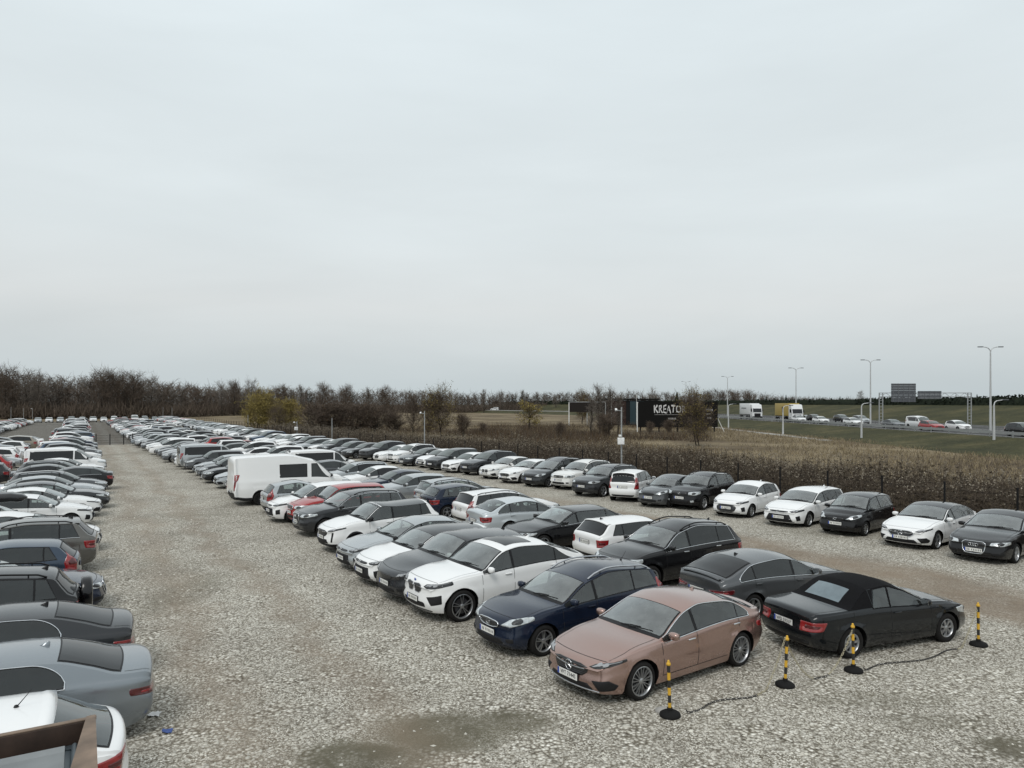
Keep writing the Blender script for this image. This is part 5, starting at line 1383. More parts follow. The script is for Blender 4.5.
def scrap(px, py, mat, label, seed, s=.12):
    rd = random.Random(seed); m_ = MB(); rows = [[Vector((x*s+rd.uniform(-.3, .3)*s, y*s+rd.uniform(-.3, .3)*s, .02+rd.uniform(0, .7)*s*.5)) for x in lin(-1, 1, 4)] for y in lin(-.7, .7, 3)]
    m_.grid(rows, mat); m_.grid([[p-Vector((0, 0, .004)) for p in r_] for r_ in rows], mat, flip=True); o = m_.build('litter'); o.location = gp(px, py); tag(o, label, 'litter')
scrap(155, 716, 'paper', 'crumpled white paper on the gravel beside the blue-grey saloon', 1, .10); scrap(167, 733, 'blue_scrap', 'small blue plastic scrap lying on the gravel', 2, .08)
# brown steel roof corner of a cabin right below the viewer
def cabin():
    co = gp(95, 716, 2.62); r = empty('steel_cabin', (co.x, co.y, 0), TH); tag(r, 'brown steel edged cabin roof corner with grey sheet inside, at the bottom left', 'cabin')
    A, B_ = 2.25, 2.2; zt = 2.62     # along -w and along -u
    m_ = MB(); m_.box((-A/2, -B_/2, 1.13), (A-.10, B_-.10, 2.26), 'rust_brown'); m_.build('wall', r)
    m_ = MB()
    m_.box((-A/2, -.035, zt-.15), (A, .07, .30), 'rust_brown', None, .006); m_.box((-.035, -B_/2-.0, zt-.15), (.07, B_-.142, .298), 'rust_brown', None, .006)
    m_.box((-A/2, -B_+.035, zt-.15), (A, .07, .30), 'rust_brown', None, .006); m_.box((-A+.035, -B_/2, zt-.15), (.07, B_-.142, .298), 'rust_brown', None, .006)
    m_.build('roof_frame', r)
    m_ = MB(); m_.box((-A/2, -.04, zt+.006), (A+.02, .05, .012), 'rust_edge_lit', None, .004); m_.add([(-.058, -.01, zt+.016), (.004, -.01, zt+.016), (.004, -B_, zt+.016), (-.30, -B_, zt+.016), (-.058, -.01, zt-.02), (.004, -.01, zt-.02), (.004, -B_, zt-.02), (-.30, -B_, zt-.02)], [(0, 3, 2, 1), (0, 1, 5, 4), (1, 2, 6, 5), (2, 3, 7, 6), (3, 0, 4, 7)], 'rust_edge_lit', False); m_.build('edge_strip', r)
    m_ = MB(); rows = []
    x0, x1 = -A+.10, -.20
    for i in range(0, 49):
        x = lerp(x0, x1, i/48); k = i % 8; z = 2.36+(.028 if k in (0, 1, 7) else .0)
        rows.append([Vector((x, -B_+.1, z)), Vector((x, -.24, z))])
    rows = []
    for i in range(0, 33):
        y = lerp(-B_+.1, -.22, i/32); k = i % 8; z = 2.50+(.022 if k in (0, 1) else .0)
        rows.append([Vector((x0, y, z)), Vector((x1, y, z))])
    m_.grid(rows, 'roof_sheet', smooth=False); m_.build('roof_sheet', r)
    m_ = MB(); m_.grid([[Vector((-A+.08, -.25, 2.498)), Vector((-.08, -.25, 2.498))], [Vector((-A+.08, -.075, 2.46)), Vector((-.08, -.075, 2.46))]], 'roof_gutter', smooth=False)
    m_.tube([(-.135, -B_+.1, 2.52), (-.135, -.25, 2.52)], .022, 'roof_gutter', 8); m_.grid([[Vector((-.20, -B_+.1, 2.496)), Vector((-.20, -.2, 2.496))], [Vector((-.075, -B_+.1, 2.47)), Vector((-.075, -.2, 2.47))]], 'roof_gutter', smooth=False); m_.build('gutter', r)
cabin()
# street lamps
def street_lamp(px, Y, ytop, zb, double, label, face=1):
    p = at(px, Y, zb); h = HC+(YH-ytop)*Y/FPX-zb; r = empty('street_lamp', p); tag(r, label, 'street lamp', 'double-armed lamps of the motorway' if double else 'single-armed lamps of the service road')
    m_ = MB(); m_.tube([(0, 0, -.3), (0, 0, h-.5)], [.17, .085], 'pole_paint', 8); m_.build('pole', r)
    for sg in ((-1, 1) if double else (face,)):
        a_ = MB(); L_ = 1.15 if double else 1.0
        pts = [Vector((0, 0, h-.55)), Vector((sg*.25*L_, 0, h-.18)), Vector((sg*.62*L_, 0, h-.02)), Vector((sg*L_, 0, h+.02))] if double else [Vector((0, 0, h-.55)), Vector((sg*.10, 0, h-.25)), Vector((sg*.35, 0, h-.08)), Vector((sg*L_, 0, h))]
        a_.tube(pts, .06, 'pole_paint', 6); a_.build('arm', r)
        l_ = MB(); l_.box((sg*(L_+.30), 0, h+.02), (.72, .28, .13), 'sign_back', None, .05); l_.build('lamp_head', r)
street_lamp(990.5, 103, 347, 1.25, True, 'tallest double-armed street lamp, at the right side of the view')
street_lamp(870.5, 133, 360, 1.25, True, 'double-armed street lamp left of the grey road signs')
street_lamp(796, 173, 368, 1.25, True, 'double-armed street lamp above the yellow lorry')
street_lamp(727.5, 216, 376.5, 1.25, True, 'double-armed street lamp at the left of the white lorry')
street_lamp(686, 285, 381.5, 1.25, True, 'faint farthest double-armed street lamp above the black billboard')
street_lamp(994, 82, 400, 0, False, 'low single-armed lamp below the tallest street lamp'); street_lamp(861.5, 102, 403, 0, False, 'low single-armed lamp in front of the gantry left post')
street_lamp(783, 118, 405.5, 0, False, 'low single-armed lamp in front of the yellow lorry'); street_lamp(728.5, 152, 404, 0, False, 'low single-armed lamp in front of the white lorry left end')
# sign gantry seen from behind
def gantry():
    Y = 133; xa, xb = at(881, Y).x, at(969.5, Y).x; r = empty('sign_gantry', (xa, Y, 1.25)); tag(r, 'motorway gantry with a lattice beam carrying two grey sign backs', 'gantry'); W_ = xb-xa; zt = 5.95
    for x in (0, W_):
        for dx in (-.32, .32):
            m_ = MB(); m_.tube([(x+dx, 0, -.4), (x+dx, 0, zt)], .10, 'galv', 6)
            if dx > 0:
                for z in lin(.4, zt-.3, 9): m_.tube([(x-.32, 0, z), (x+.32, 0, z)], .04, 'galv', 4)
            m_.build('post', r)
    m_ = MB()
    for z in (zt-.05, zt-.75): m_.tube([(-.3, 0, z), (W_+.3, 0, z)], .07, 'galv', 6)
    k = 18
    for i in range(k): m_.tube([(W_*i/k, 0, zt-.05 if i % 2 else zt-.75), (W_*(i+1)/k, 0, zt-.75 if i % 2 else zt-.05)], .04, 'galv', 4)
    m_.build('lattice_beam', r)
    def sign(x0, x1, y0, y1, mats):
        X0, X1 = at(x0, Y).x-xa, at(x1, Y).x-xa; Z0, Z1 = HC+(YH-y1)*Y/FPX-1.25, HC+(YH-y0)*Y/FPX-1.25
        s_ = MB(); n = max(4, int((Z1-Z0)/.42))
        for i in range(n): s_.box(((X0+X1)/2, -.25, lerp(Z0, Z1, (i+.5)/n)), (X1-X0, .10, (Z1-Z0)/n-.03), mats[i % 2])
        for x in lin(X0+.3, X1-.3, 4): s_.box((x, -.335, (Z0+Z1)/2), (.07, .06, Z1-Z0), 'sign_back_light')
        s_.build('sign_panel', r)
    sign(890.5, 915, 383.5, 402, ('sign_back', 'sign_back')); sign(917, 940.5, 391, 399, ('sign_back_light', 'sign_back'))
gantry()
# guard rail
gr = empty('guard_rail', (57.0, 60, 1.2)); tag(gr, 'pale steel guard rail along the near side of the motorway', 'guard rail'); m_ = MB()
ysr = [62+4*i for i in range(0, 44)]
m_.grid([[Vector((rx(Y, 56.9)-57, Y-60, z)) for z in (.42, .48, .55, .60, .68, .74)] for Y in ysr], 'galv', smooth=False)
m_.grid([[Vector((rx(Y, 56.96)-57, Y-60, z)) for z in (.74, .42)] for Y in ysr], 'galv', smooth=False); m_.build('rail', gr)
pm = MB(); pm.box((0, 0, .38), (.09, .14, .86), 'galv'); pme = pm.mesh('post')
for Y in ysr: o = bpy.data.objects.new('post', pme); COL.objects.link(o); o.parent = gr; o.location = (rx(Y, 57.04)-57, Y-60, 0)
# far continuation of the rail past the bend is part of the road edge: a low concrete parapet
m_ = MB(); ysp = [240+14*k for k in range(15)]; m_.grid([[Vector((rx(Y, 56.6), Y, 1.0)), Vector((rx(Y, 56.6), Y, 1.65)), Vector((rx(Y, 56.9), Y, 1.65)), Vector((rx(Y, 56.9), Y, 1.0))] for Y in ysp], 'concrete', smooth=False)
tag(m_.build('parapet'), 'grey concrete parapet of the far road bending away behind the field', 'parapet')
# billboard, hoarding, shed
def billboard():
    Y = 131; x0, x1 = at(638, Y).x, at(717.5, Y).x; zb, zt = .9, HC+(YH-401.5)*Y/FPX; cx = (x0+x1)/2; W_ = x1-x0
    r = empty('billboard', (cx, Y, 0)); tag(r, 'large black billboard with white band lettering behind the feathery tree', 'billboard')
    b_ = MB(); b_.box((0, 0, (zb+zt)/2), (W_, .35, zt-zb), 'board_black'); b_.build('panel', r)
    for i in range(5): p_ = MB(); p_.box((-W_/2+.5+(W_-1)*i/4, .30, zt/2-.1), (.22, .22, zt-.1), 'post_dark'); p_.build('post', r)
    p_ = MB(); p_.box((-W_/2-.15, -.05, (zt-.1)/2), (.16, .16, zt-.1), 'pole_white'); p_.box((-W_/2+.95, -.05, zt-.18), (2.04, .159, .14), 'pole_white'); p_.tube([(W_/2+.1, .3, zt*.45), (W_/2+1.3, .3, .0)], .07, 'pole_white', 5); p_.build('frame', r)
    me = text_mesh('KREATOR', 1.75); me.materials.append(MATS['letter_white']); o = bpy.data.objects.new('lettering', me); COL.objects.link(o); o.parent = r
    # spiky hand-drawn look: pull the glyph feet and heads out of line
    for v in me.vertices:
        k_ = math.sin(v.co.x*5.3)*.16+math.sin(v.co.x*11.7)*.10; v.co.y *= 1.16+k_; v.co.x += .06*math.sin(v.co.y*4+v.co.x)
    def px2(px): return at(px, Y).x-cx
    wid = max(v.co.x for v in me.vertices)-min(v.co.x for v in me.vertices); o.scale = ((px2(686)-px2(653.5))/wid, 1.0, 1); o.rotation_euler = (R(90), 0, 0); o.location = (px2(669.5), -.19, HC+(YH-409.5)*Y/FPX)
    for (a, b__, y, th, mt) in ((654.5, 681, 414.6, .10, 'letter_dim'), (668, 675.5, 418.6, .32, 'letter_dim'), (706, 712.5, 410, .42, 'letter_dim'), (706, 710, 414, .22, 'letter_dim'), (707, 711, 418, .34, 'letter_dim')):
        m_ = MB(); x0_, x1_ = px2(a), px2(b__); x = x0_
        rd = random.Random(int(a*10)); z = HC+(YH-y)*Y/FPX
        while x < x1_: wd = rd.uniform(.10, .22); m_.box((x+wd/2, -.185, z), (wd, .02, th), mt); x += wd+.07
        m_.build('small_print', r)
billboard()
def hoarding():
    Y = 168; x0, x1 = at(569.5, Y).x, at(605, Y).x; z1, z0 = HC+(YH-402.3)*Y/FPX, HC+(YH-412)*Y/FPX; r = empty('hoarding', ((x0+x1)/2, Y, 0)); tag(r, 'small dark hoarding on posts with a white left post, left of the dark shed', 'billboard')
    b_ = MB(); b_.box((0, 0, (z0+z1)/2), (x1-x0, .3, z1-z0), 'board_dark'); b_.build('panel', r); b_ = MB(); b_.box((0, -.0, z1+.08), (x1-x0+.3, .36, .14), 'galv'); b_.build('cap', r)
    for i, x in enumerate((-(x1-x0)/2-.12, 0, (x1-x0)/2+.1)): p_ = MB(); p_.box((x, .0 if i != 1 else .3, z1/2), (.2, .2, z1), 'pole_white' if i == 0 else 'galv'); p_.build('post', r)
hoarding()
def shed():
    Y = 172; x0, x1 = at(605, Y).x, at(659, Y).x; zt = HC+(YH-398.6)*Y/FPX; r = empty('dark_shed', ((x0+x1)/2, Y+4, 0)); tag(r, 'flat-roofed dark shed with blue-green panels behind the slim bare trees', 'shed'); W_ = x1-x0
    b_ = MB(); b_.box((0, 0, zt/2-.2), (W_-.4, 8, zt-.4), 'shed_dark'); b_.build('wall', r); b_ = MB(); b_.box((0, 0, zt-.15), (W_+.4, 8.6, .32), 'board_black'); b_.build('roof', r)
    for a, b__, mt in ((607, 626, 'shed_rust'), (630, 636.5, 'shed_teal'), (637.5, 644, 'shed_teal'), (645, 657, 'shed_dark')):
        p_ = MB(); xa, xb = at(a, Y).x-(x0+x1)/2, at(b__, Y).x-(x0+x1)/2; p_.box(((xa+xb)/2, -4.06, zt/2-.2), (xb-xa, .1, zt-.9), mt); p_.build('wall_panel', r)
    for x in (-W_/2+1.5, 1.0): p_ = MB(); p_.tube([(x, -4.5, 0), (x, -4.5, zt+1.0)], .05, 'pole_white', 5); p_.build('mast', r)
shed()
# lorries
def lorry(px_front, X, box_mat, label, name='lorry', mark=False):
    Y = X*FPX/(px_front-512); r = empty(name, (X+1.25, Y, 1.27), R(-90)); tag(r, label, 'lorry', 'lorries on the motorway')
    # local x forward; the box behind the cab
    b_ = MB(); b_.box((-6.2, 0, 2.62), (7.9, 2.48, 2.75), box_mat, None, .04); b_.box((-6.2, 0, 1.16), (7.9, 2.2, .12), 'plastic_dark'); b_.build('cargo_box', r)
    if mark:
        k_ = MB()
        for sg in (1, -1): k_.lathe([(.34, 0), (.30, .01), (0, .012)], 'board_black', 14, 'y', Matrix.Translation((-5.6, sg*1.245, 2.95)) @ (Matrix.Identity(4) if sg > 0 else Matrix.Rotation(math.pi, 4, 'Z'))); k_.box((-5.6, sg*1.248, 2.35), (.30, .012, .75), 'board_black')
        k_.build('emblem', r)
    else:
        k_ = MB()
        for i in range(9): k_.box((-8.4+i*.42, -1.248, 2.75), (.30, .012, .34), 'sign_back_light')
        k_.build('lettering', r)
    c_ = MB(); prof = [(-2.05, .55), (-2.05, 3.35), (-1.6, 3.75), (-.75, 3.62), (-.38, 2.75), (-.12, 1.75), (-.05, .55)]
    rows = [[Vector((x, y, z)) for x, z in prof] for y in (-1.2, -1.12, 1.12, 1.2)]
    c_.grid(rows, 'lorry_white', smooth=False); n = len(prof)
    c_.add(rows[0], [list(range(n))], 'lorry_white', False); c_.add(rows[-1], [list(range(n))[::-1]], 'lorry_white', False); c_.build('cab', r)
    w_ = MB(); w_.grid([[Vector((-.385+.006+.02, y, 2.72)), Vector((-.12+.035, y, 1.80))] for y in (-1.05, 1.05)], 'glass_black', smooth=False)
    w_.build('windscreen', r)
    for sg in (1, -1): s_ = MB(); s_.grid([[Vector((-1.45, sg*1.212, z)), Vector((-.55, sg*1.212, z))] for z in (1.95, 2.7)], 'glass_black', smooth=False); s_.build('side_window', r)
    g_ = MB(); g_.box((-.03, 0, 1.15), (.06, 1.5, .75), 'plastic_dark', None, .02); g_.build('grille', r); g_ = MB(); g_.box((-.10, 0, .55), (.30, 2.42, .42), 'plastic_dark', None, .05); g_.build('bumper', r)
    for sg in (1, -1): l_ = MB(); l_.box((-.03, sg*.95, .80), (.05, .34, .18), 'lamp_clear', None, .02); l_.build('headlight', r); l_ = MB(); l_.box((-.25, sg*1.38, 2.2), (.10, .18, .6), 'plastic_dark', None, .03); l_.build('wing_mirror', r)
    t, m2, tme, rme = wheel_mesh(.5, 'steel', 1)
    for x in (-1.25, -4.6, -8.2, -9.4):
        for sg in (1, -1): o = bpy.data.objects.new('wheel', tme); COL.objects.link(o); o.parent = r; o.location = (x, sg*1.1, .5); o.rotation_euler = (0, 0, 0 if sg > 0 else math.pi); o2 = bpy.data.objects.new('rim', rme); COL.objects.link(o2); o2.parent = o
    return r
lorry(752.5, 59.6, 'lorry_white', 'white box lorry with white cab driving on the motorway'); lorry(792, 60.4, 'lorry_yellow', 'lorry with ochre-yellow box and white cab on the motorway', mark=True)
# ------------------------------------------------------------------ the parked cars
NAME = {'sedan': 'saloon_car', 'hatch': 'hatchback', 'estate': 'estate_car', 'suv': 'suv', 'mpv': 'minivan', 'panel': 'panel_van', 'minibus': 'minibus'}
CATN = {'sedan': 'saloon car', 'hatch': 'hatchback', 'estate': 'estate car', 'suv': 'suv', 'mpv': 'minivan', 'panel': 'van', 'minibus': 'minibus'}
HE = 30.8     # heading of +EW in degrees
ROWGRP = {'A': 'cars parked along the gravel lane', 'B': 'cars parked back to back with the lane row', 'C': 'cars parked along the scrub fence', 'D': 'cars parked left of the gravel lane', 'E': 'cars in the row behind the left-hand row', 'F': 'cars along the far left yard edge', 'G': 'cars parked under the far wood', 'H': 'cars on the motorway'}
LOG = []
def base_of(r): return CARS[r['proto']] if 'proto' in r else None
def finish(r, car, col, heading, anchor, label, group, base, nm=None):
    """anchor: ((x, y) in the car's own frame, world point that spot stands on)"""
    a = R(heading); (lx, ly), P = anchor
    r.location = (P.x-(lx*math.cos(a)-ly*math.sin(a)), P.y-(lx*math.sin(a)+ly*math.cos(a)), -.012); r.rotation_euler = (0, 0, a)
    paint(r, col); tag(r, label, CATN[base] if nm is None else nm.replace('_', ' '), group); return r
def spots(c):
    hw = c.hw
    return {'FL': (c.ax(c.sa[0]), hw-.03), 'FR': (c.ax(c.sa[0]), -hw+.03), 'RL': (c.ax(c.sa[1]), hw-.03), 'RR': (c.ax(c.sa[1]), -hw+.03),
            'nL': (c.ax(.05), .80*hw), 'nR': (c.ax(.05), -.80*hw), 'tL': (c.ax(c.Ls-.05), .90*hw), 'tR': (c.ax(c.Ls-.05), -.90*hw), 'n': (c.ax(-c.bf), 0), 't': (c.ax(c.Ls+c.br), 0), 'c': (0, 0)}
def near(base, spot, P, heading, col, label, row, name=None, **kw):
    r = make_car(name or NAME[base], base, **kw); c = CARS[r.name]
    if isinstance(P, tuple): P = gp(*P)
    return finish(r, c, col, heading, (spots(c)[spot], P), label, ROWGRP[row], base, name)
A_H = HE+180+3.5
GA = dict(row='A')
# --- the lane row, from the viewer outwards
near('sedan', 'FL', (642.5, 700.3), 215.9, 'rose', 'rose-gold saloon with multi-spoke wheels and starred grille, nearest the viewer', 'A', L=4.55, W=1.80, wb=2.73, fo=.88, H=1.44, r=.335, front='slim', rear='strip', wheel='multi', emblem='star', ez=-.165, pz=-.315, plate='WT 7144S', F=dict(bar=-.165), opt=('chrome', 'chrome_full', 'fin', 'fin_paint', 'lip', 'chrome_handle'), rw=(4.06, 1.075), rh=(3.18, 1.375))
near('estate', 'FL', (544.5, 656.5), 215, 'blue', 'dark blue estate with silver roof rails between rose saloon and white coupe SUV', 'A', L=4.49, W=1.79, wb=2.65, fo=.76, H=1.52, hz=.80, r=.32, front='almond', rear='pillar', wheel='five', emblem='oval', ez=-.15, opt=('rails', 'chrome_rails', 'rod'))
near('suv', 'FL', (462.8, 622), 214.5, 'white', 'white coupe-style SUV with twin kidney grille, dark wheels and glass roof', 'A', L=4.75, W=1.92, wb=2.86, fo=.77, H=1.64, hz=.95, r=.375, front='kidney', rear='strip', wheel='five_dark', emblem='roundel', ez=-.02, opt=('sunroof', 'tint', 'fin', 'fin_paint'), rh=(3.15, 1.575), rw=(4.12, 1.20), deck=1.16, dlo_end=(3.85, 3.3), pz=-.42, F=dict(grille=[(.03, -.075), (.24, -.06), (.35, -.09), (.33, -.22), (.25, -.275), (.07, -.265), (.03, -.21)]))
near('suv', 'nR', (381, 585, .25), 214, 'darkgrey', 'charcoal sporty SUV with sloping bonnet beside the white coupe SUV', 'A', L=4.69, W=1.92, wb=2.81, fo=.90, H=1.61, r=.365, hz=.86, front='almond', rear='strip', wheel='five_dark', F=dict(chrome=False, lampmat='lamp_dark'), opt=('tint', 'fin'), rh=(3.5, 1.53), rw=(4.15, 1.17))
near('hatch', 'nR', (358, 570, .25), 214, 'white', 'white hatchback with black roof and wide black lower grille', 'A', L=4.37, W=1.79, front='wide', rear='wedge', wheel='five_dark', emblem='oval', ez=-.07, opt=('black_roof', 'spoiler', 'fin', 'tint', 'black_mirror'))
near('sedan', 'nR', (340, 557, .25), 214, 'silver', 'silver saloon parked between two white cars in the lane row', 'A', L=4.63, W=1.78, wb=2.70, fo=.93, front='wide', rear='strip', wheel='five', emblem='oval', ez=-.07, opt=('chrome',))
near('suv', 'nR', (321, 541, .25), 214, 'white', 'white small SUV with black roof, fang-like lights and black wheel arches', 'A', L=4.30, W=1.77, wb=2.60, fo=.88, H=1.55, r=.33, hz=.88, front='slim', rear='strip', wheel='five_dark', F=dict(fog=[(.74, -.12), (.80, -.12), (.80, -.44), (.75, -.44)]), opt=('black_roof', 'clad', 'tint', 'black_mirror'))
near('suv', 'nR', (296, 526, .25), 213, 'darkgrey', 'dark grey SUV with chrome-framed tall grille next to the red SUV', 'A', L=4.63, W=1.88, wb=2.81, fo=.86, H=1.65, front='frame', rear='wedge', wheel='five', emblem='rings', ez=-.12, opt=('chrome', 'chrome_full', 'rails'))
near('suv', 'nR', (290, 517, .25), 213, 'red', 'bright red SUV, the only red car of the lane row', 'A', L=4.45, W=1.82, H=1.63, front='block', rear='wedge', wheel='five', opt=('black_mirror',))
near('mpv', 'nR', (269.5, 513.5, .25), 213, 'white', 'white minivan with swept lights, nose out beside the red SUV', 'A', L=4.44, W=1.79, H=1.60, front='wide', rear='tall', wheel='cap', emblem='oval', ez=-.07, opt=('tint',))
near('hatch', 'tL', (262, 505, .3), 31, 'silver', 'small silver-white hatchback, tail to the lane, half hidden by the white van', 'A', L=3.95, W=1.72, H=1.52, front='almond', rear='tall', wheel='cap', opt=())
VP_ = dict(ztop_max=1.98, rear_glass=False)
near('panel', 'RR', (260.5, 505.5), 31.5, 'white', 'tall white panel van with one dark side window, tail to the lane', 'A', front='block', rear='tall', wheel='steel', R=[(.86, 1.20), (.96, 1.20), (.96, .60), (.86, .60)], F=dict(chrome=False), opt=('clad', 'black_mirror'), plate=None, prz=.72,
     L=6.05, wb=3.75, panes=[(1.12, 2.02, 1.78, 2.02, 'glass_dark'), (2.28, 3.62, 2.28, 3.62, 'glass_black')], **VP_)
# --- the row backing on to it
B_H = HE
near('sedan', 'RR', (852.3, 658.7), 21.6, 'greenblack', 'black convertible with black fabric soft top and six-spoke wheels', 'B', name='convertible', L=4.57, W=1.72, wb=2.69, fo=.84, H=1.40, r=.315, kind='soft', hdr=(1.98, 1.31), rh=(2.78, 1.365), rw=(3.46, 1.00), deck=.985, tail=.90, belt=(.70, .86, .90, .93, .89), hz=.73,
     front='block', R=[(.50, .88), (.94, .88), (.94, .70), (.50, .66)], wheel='seven', plate='WD 5931P', plate_end='rear', prz=.68, opt=('soft', 'noemblem'), panes=[(1.34, 2.30, 1.34, 2.26, 'glass_pale'), (2.34, 2.78, 2.30, 2.64, 'glass_pale')], qB=2.32)
near('sedan', 'tR', (727, 587, .88), 27, 'grey', 'dark grey saloon with chrome window line and boot lip beside the convertible', 'B', L=4.70, W=1.84, wb=2.80, fo=.90, H=1.43, front='slim', rear='strip', wheel='five', tailmat='lamp_deep', opt=('chrome', 'chrome_full', 'tint', 'fin', 'lipspoiler'), rw=(4.12, 1.10))
near('suv', 'tL', (742, 541, 1.02), 211, 'black', 'black SUV with chrome-lined windows and dark roof rails between grey saloon and white hatchback', 'B', L=4.64, W=1.83, wb=2.70, H=1.71, front='block', rear='block', wheel='five', opt=('chrome', 'chrome_full', 'rails', 'tint', 'fin', 'chrome_handle'))
near('hatch', 'tR', (603, 541, .86), 29, 'white', 'white hatchback, tail towards the lane row, beside the black SUV', 'B', L=4.32, W=1.77, H=1.42, front='kidney', rear='block', wheel='five', opt=('tint', 'spoiler', 'fin'))
near('sedan', 'c', uw(21.4, 14.9), 211, 'black', 'glossy black fastback saloon behind the white coupe SUV', 'B', L=4.73, W=1.85, wb=2.82, H=1.39, front='frame', rear='strip', wheel='five', rw=(4.10, 1.04), deck=1.02, emblem='rings', opt=('chrome',))
near('sedan', 'c', uw(24.4, 15.3), 30, 'paleblue', 'pale silver-blue saloon beside the white estate with red corner lamps', 'B', L=4.70, W=1.83, front='frame', rear='wedge', wheel='five', opt=('chrome', 'chrome_full'))
near('estate', 'tR', (470.5, 503.5, 1.05), 30, 'white', 'white estate with tall red corner lamps facing the lane row', 'B', L=4.76, W=1.85, wb=2.87, H=1.48, front='frame', rear='pillar', wheel='five', opt=('tint', 'rails', 'spoiler'), R=[(.70, 1.18), (.84, 1.22), (.88, 1.02), (.94, .92), (.94, .72), (.66, .70), (.80, .95)])
near('hatch', 'c', uw(29.7, 15.2), 30, 'blue', 'dark blue hatchback wedged between silver estate and white estate', 'B', L=4.2, H=1.48, front='almond', rear='wedge', opt=())
near('estate', 'tR', (428, 492, .95), 30, 'silver', 'silver estate with roof rails and red lamps, behind the small white SUV', 'B', L=4.65, W=1.81, H=1.50, front='almond', rear='wedge', opt=('rails', 'spoiler'))
near('hatch', 'c', uw(35.2, 14.8), 211, 'silver', 'silver hatchback seen over the red SUV roof', 'B', lod=1, front='slim', rear='wedge', opt=())
near('sedan', 'c', uw(38.0, 15.0), 211, 'blue', 'very dark blue saloon with pale mirrors behind the red SUV', 'B', lod=1, front='almond', rear='wedge', opt=('chrome',))
near('sedan', 'c', uw(41.0, 14.8), 211, 'white', 'white saloon behind the nose of the white van', 'B', lod=1, front='slim', rear='strip', opt=('tint',))
near('estate', 'c', uw(44.0, 14.6), 211, 'silver', 'silver estate beyond the white saloon, near the van nose', 'B', lod=1, front='almond', rear='wedge', opt=('rails', 'tint'))
near('sedan', 'c', uw(47.2, 14.6), 30, 'grey', 'grey saloon, tail showing, just right of the white van nose', 'B', lod=1, front='almond', rear='wedge', opt=())
# --- the row along the fence
near('sedan', 'FL', (1017, 563.5), 218, 'black', 'black saloon with tall chrome-framed ringed grille at the right picture edge', 'C', L=4.92, W=1.86, wb=2.85, fo=.95, H=1.46, front='frame', rear='wedge', wheel='five', emblem='rings', ez=-.13, pz=-.30, opt=('chrome', 'chrome_full'))
near('sedan', 'FL', (938, 549.5), 217, 'white', 'white saloon with black roof and starred wide grille in the fence row', 'C', L=4.69, W=1.81, wb=2.84, fo=.85, H=1.44, front='slim', rear='strip', wheel='five_dark', emblem='star', ez=-.165, F=dict(chrome=True, bar=-.165, lampmat='lamp_dark'), opt=('black_roof', 'chrome', 'fin_paint'))
near('hatch', 'FL', (866, 536.3), 220, 'black', 'black small older hatchback with big pale headlamps in the fence row', 'C', L=3.75, W=1.69, wb=2.46, H=1.53, r=.295, hz=.82, front='almond', rear='wedge', wheel='cap', emblem='oval', ez=-.13, F=dict(chrome=False), dlo_end=(3.5, 3.3), cowl=(1.0, 1.04), hdr=(1.75, 1.44), rh=(3.56, 1.46), rw=(3.90, 1.06), opt=())
near('estate', 'FL', (809.5, 527), 221, 'white', 'white estate with black wide lower grille beside the black old hatchback', 'C', L=4.65, W=1.79, wb=2.70, fo=.92, front='wide', rear='wedge', wheel='five', emblem='oval', ez=-.07, opt=('tint', 'fin', 'fin_paint'))
near('hatch', 'FL', (752, 517.8), 224, 'white', 'white small hatchback with large black oval grille in the fence row', 'C', L=3.94, W=1.74, wb=2.56, H=1.50, r=.31, front='wide', rear='wedge', wheel='cap', F=dict(grille=[(0, -.14), (.40, -.15), (.56, -.26), (.50, -.40), (.40, -.46), (0, -.46)], low=[(0, -.47), (.36, -.47), (.34, -.52), (0, -.52)]), pz=-.29, opt=('tint', 'fin_paint', 'fin'))
near('suv', 'FL', (704.5, 510), 225, 'black', 'black three-window older SUV with round fog lamps in the fence row', 'C', L=4.25, W=1.80, wb=2.49, H=1.69, r=.35, front='block', rear='block', wheel='six', emblem='oval', ez=-.10, F=dict(chrome=False), fogmat='lamp_clear', opt=('rails', 'clad'))
near('hatch', 'nR', (639, 501, .25), 226, 'grey', 'dark grey small hatchback with clear headlamps beside the white boxy minivan', 'C', L=3.80, W=1.70, wb=2.40, H=1.51, r=.30, hz=.84, front='almond', rear='wedge', wheel='five_dark', opt=('tint',), F=dict(chrome=False))
near('mpv', 'tL', (609, 496.5, .25), 64, 'white', 'white boxy minivan parked tail-out with red vertical lamps in the fence row', 'C', L=4.20, W=1.69, wb=2.61, H=1.61, front='block', rear='tall', wheel='six', opt=('tint',), rh=(3.88, 1.57), rw=(4.06, 1.06))
near('suv', 'nR', (573, 491, .25), 226, 'darkgrey', 'dark grey large SUV beside the white boxy minivan', 'C', L=4.70, W=1.88, H=1.66, front='frame', rear='pillar', wheel='five', F=dict(chrome=False, lampmat='lamp_clear'), opt=('rails', 'tint'))
near('suv', 'nR', (551.5, 484.5, .25), 225, 'pearl', 'pearl white SUV with split grille in the fence row', 'C', L=4.64, W=1.80, H=1.69, front='block', rear='block', wheel='five', F=dict(chrome=False), opt=('rails',))
near('mpv', 'nR', (522.5, 482, .25), 225, 'darkgrey', 'big charcoal minivan among white cars of the fence row', 'C', L=4.85, W=1.90, H=1.72, front='almond', rear='tall', wheel='five', F=dict(chrome=False), opt=('tint', 'rails'))
near('sedan', 'nR', (499, 478.5, .25), 224, 'white', 'white saloon left of the charcoal minivan', 'C', L=4.8, front='slim', rear='strip', wheel='five', opt=('chrome',), F=dict(lampmat='lamp_clear', chrome=True))
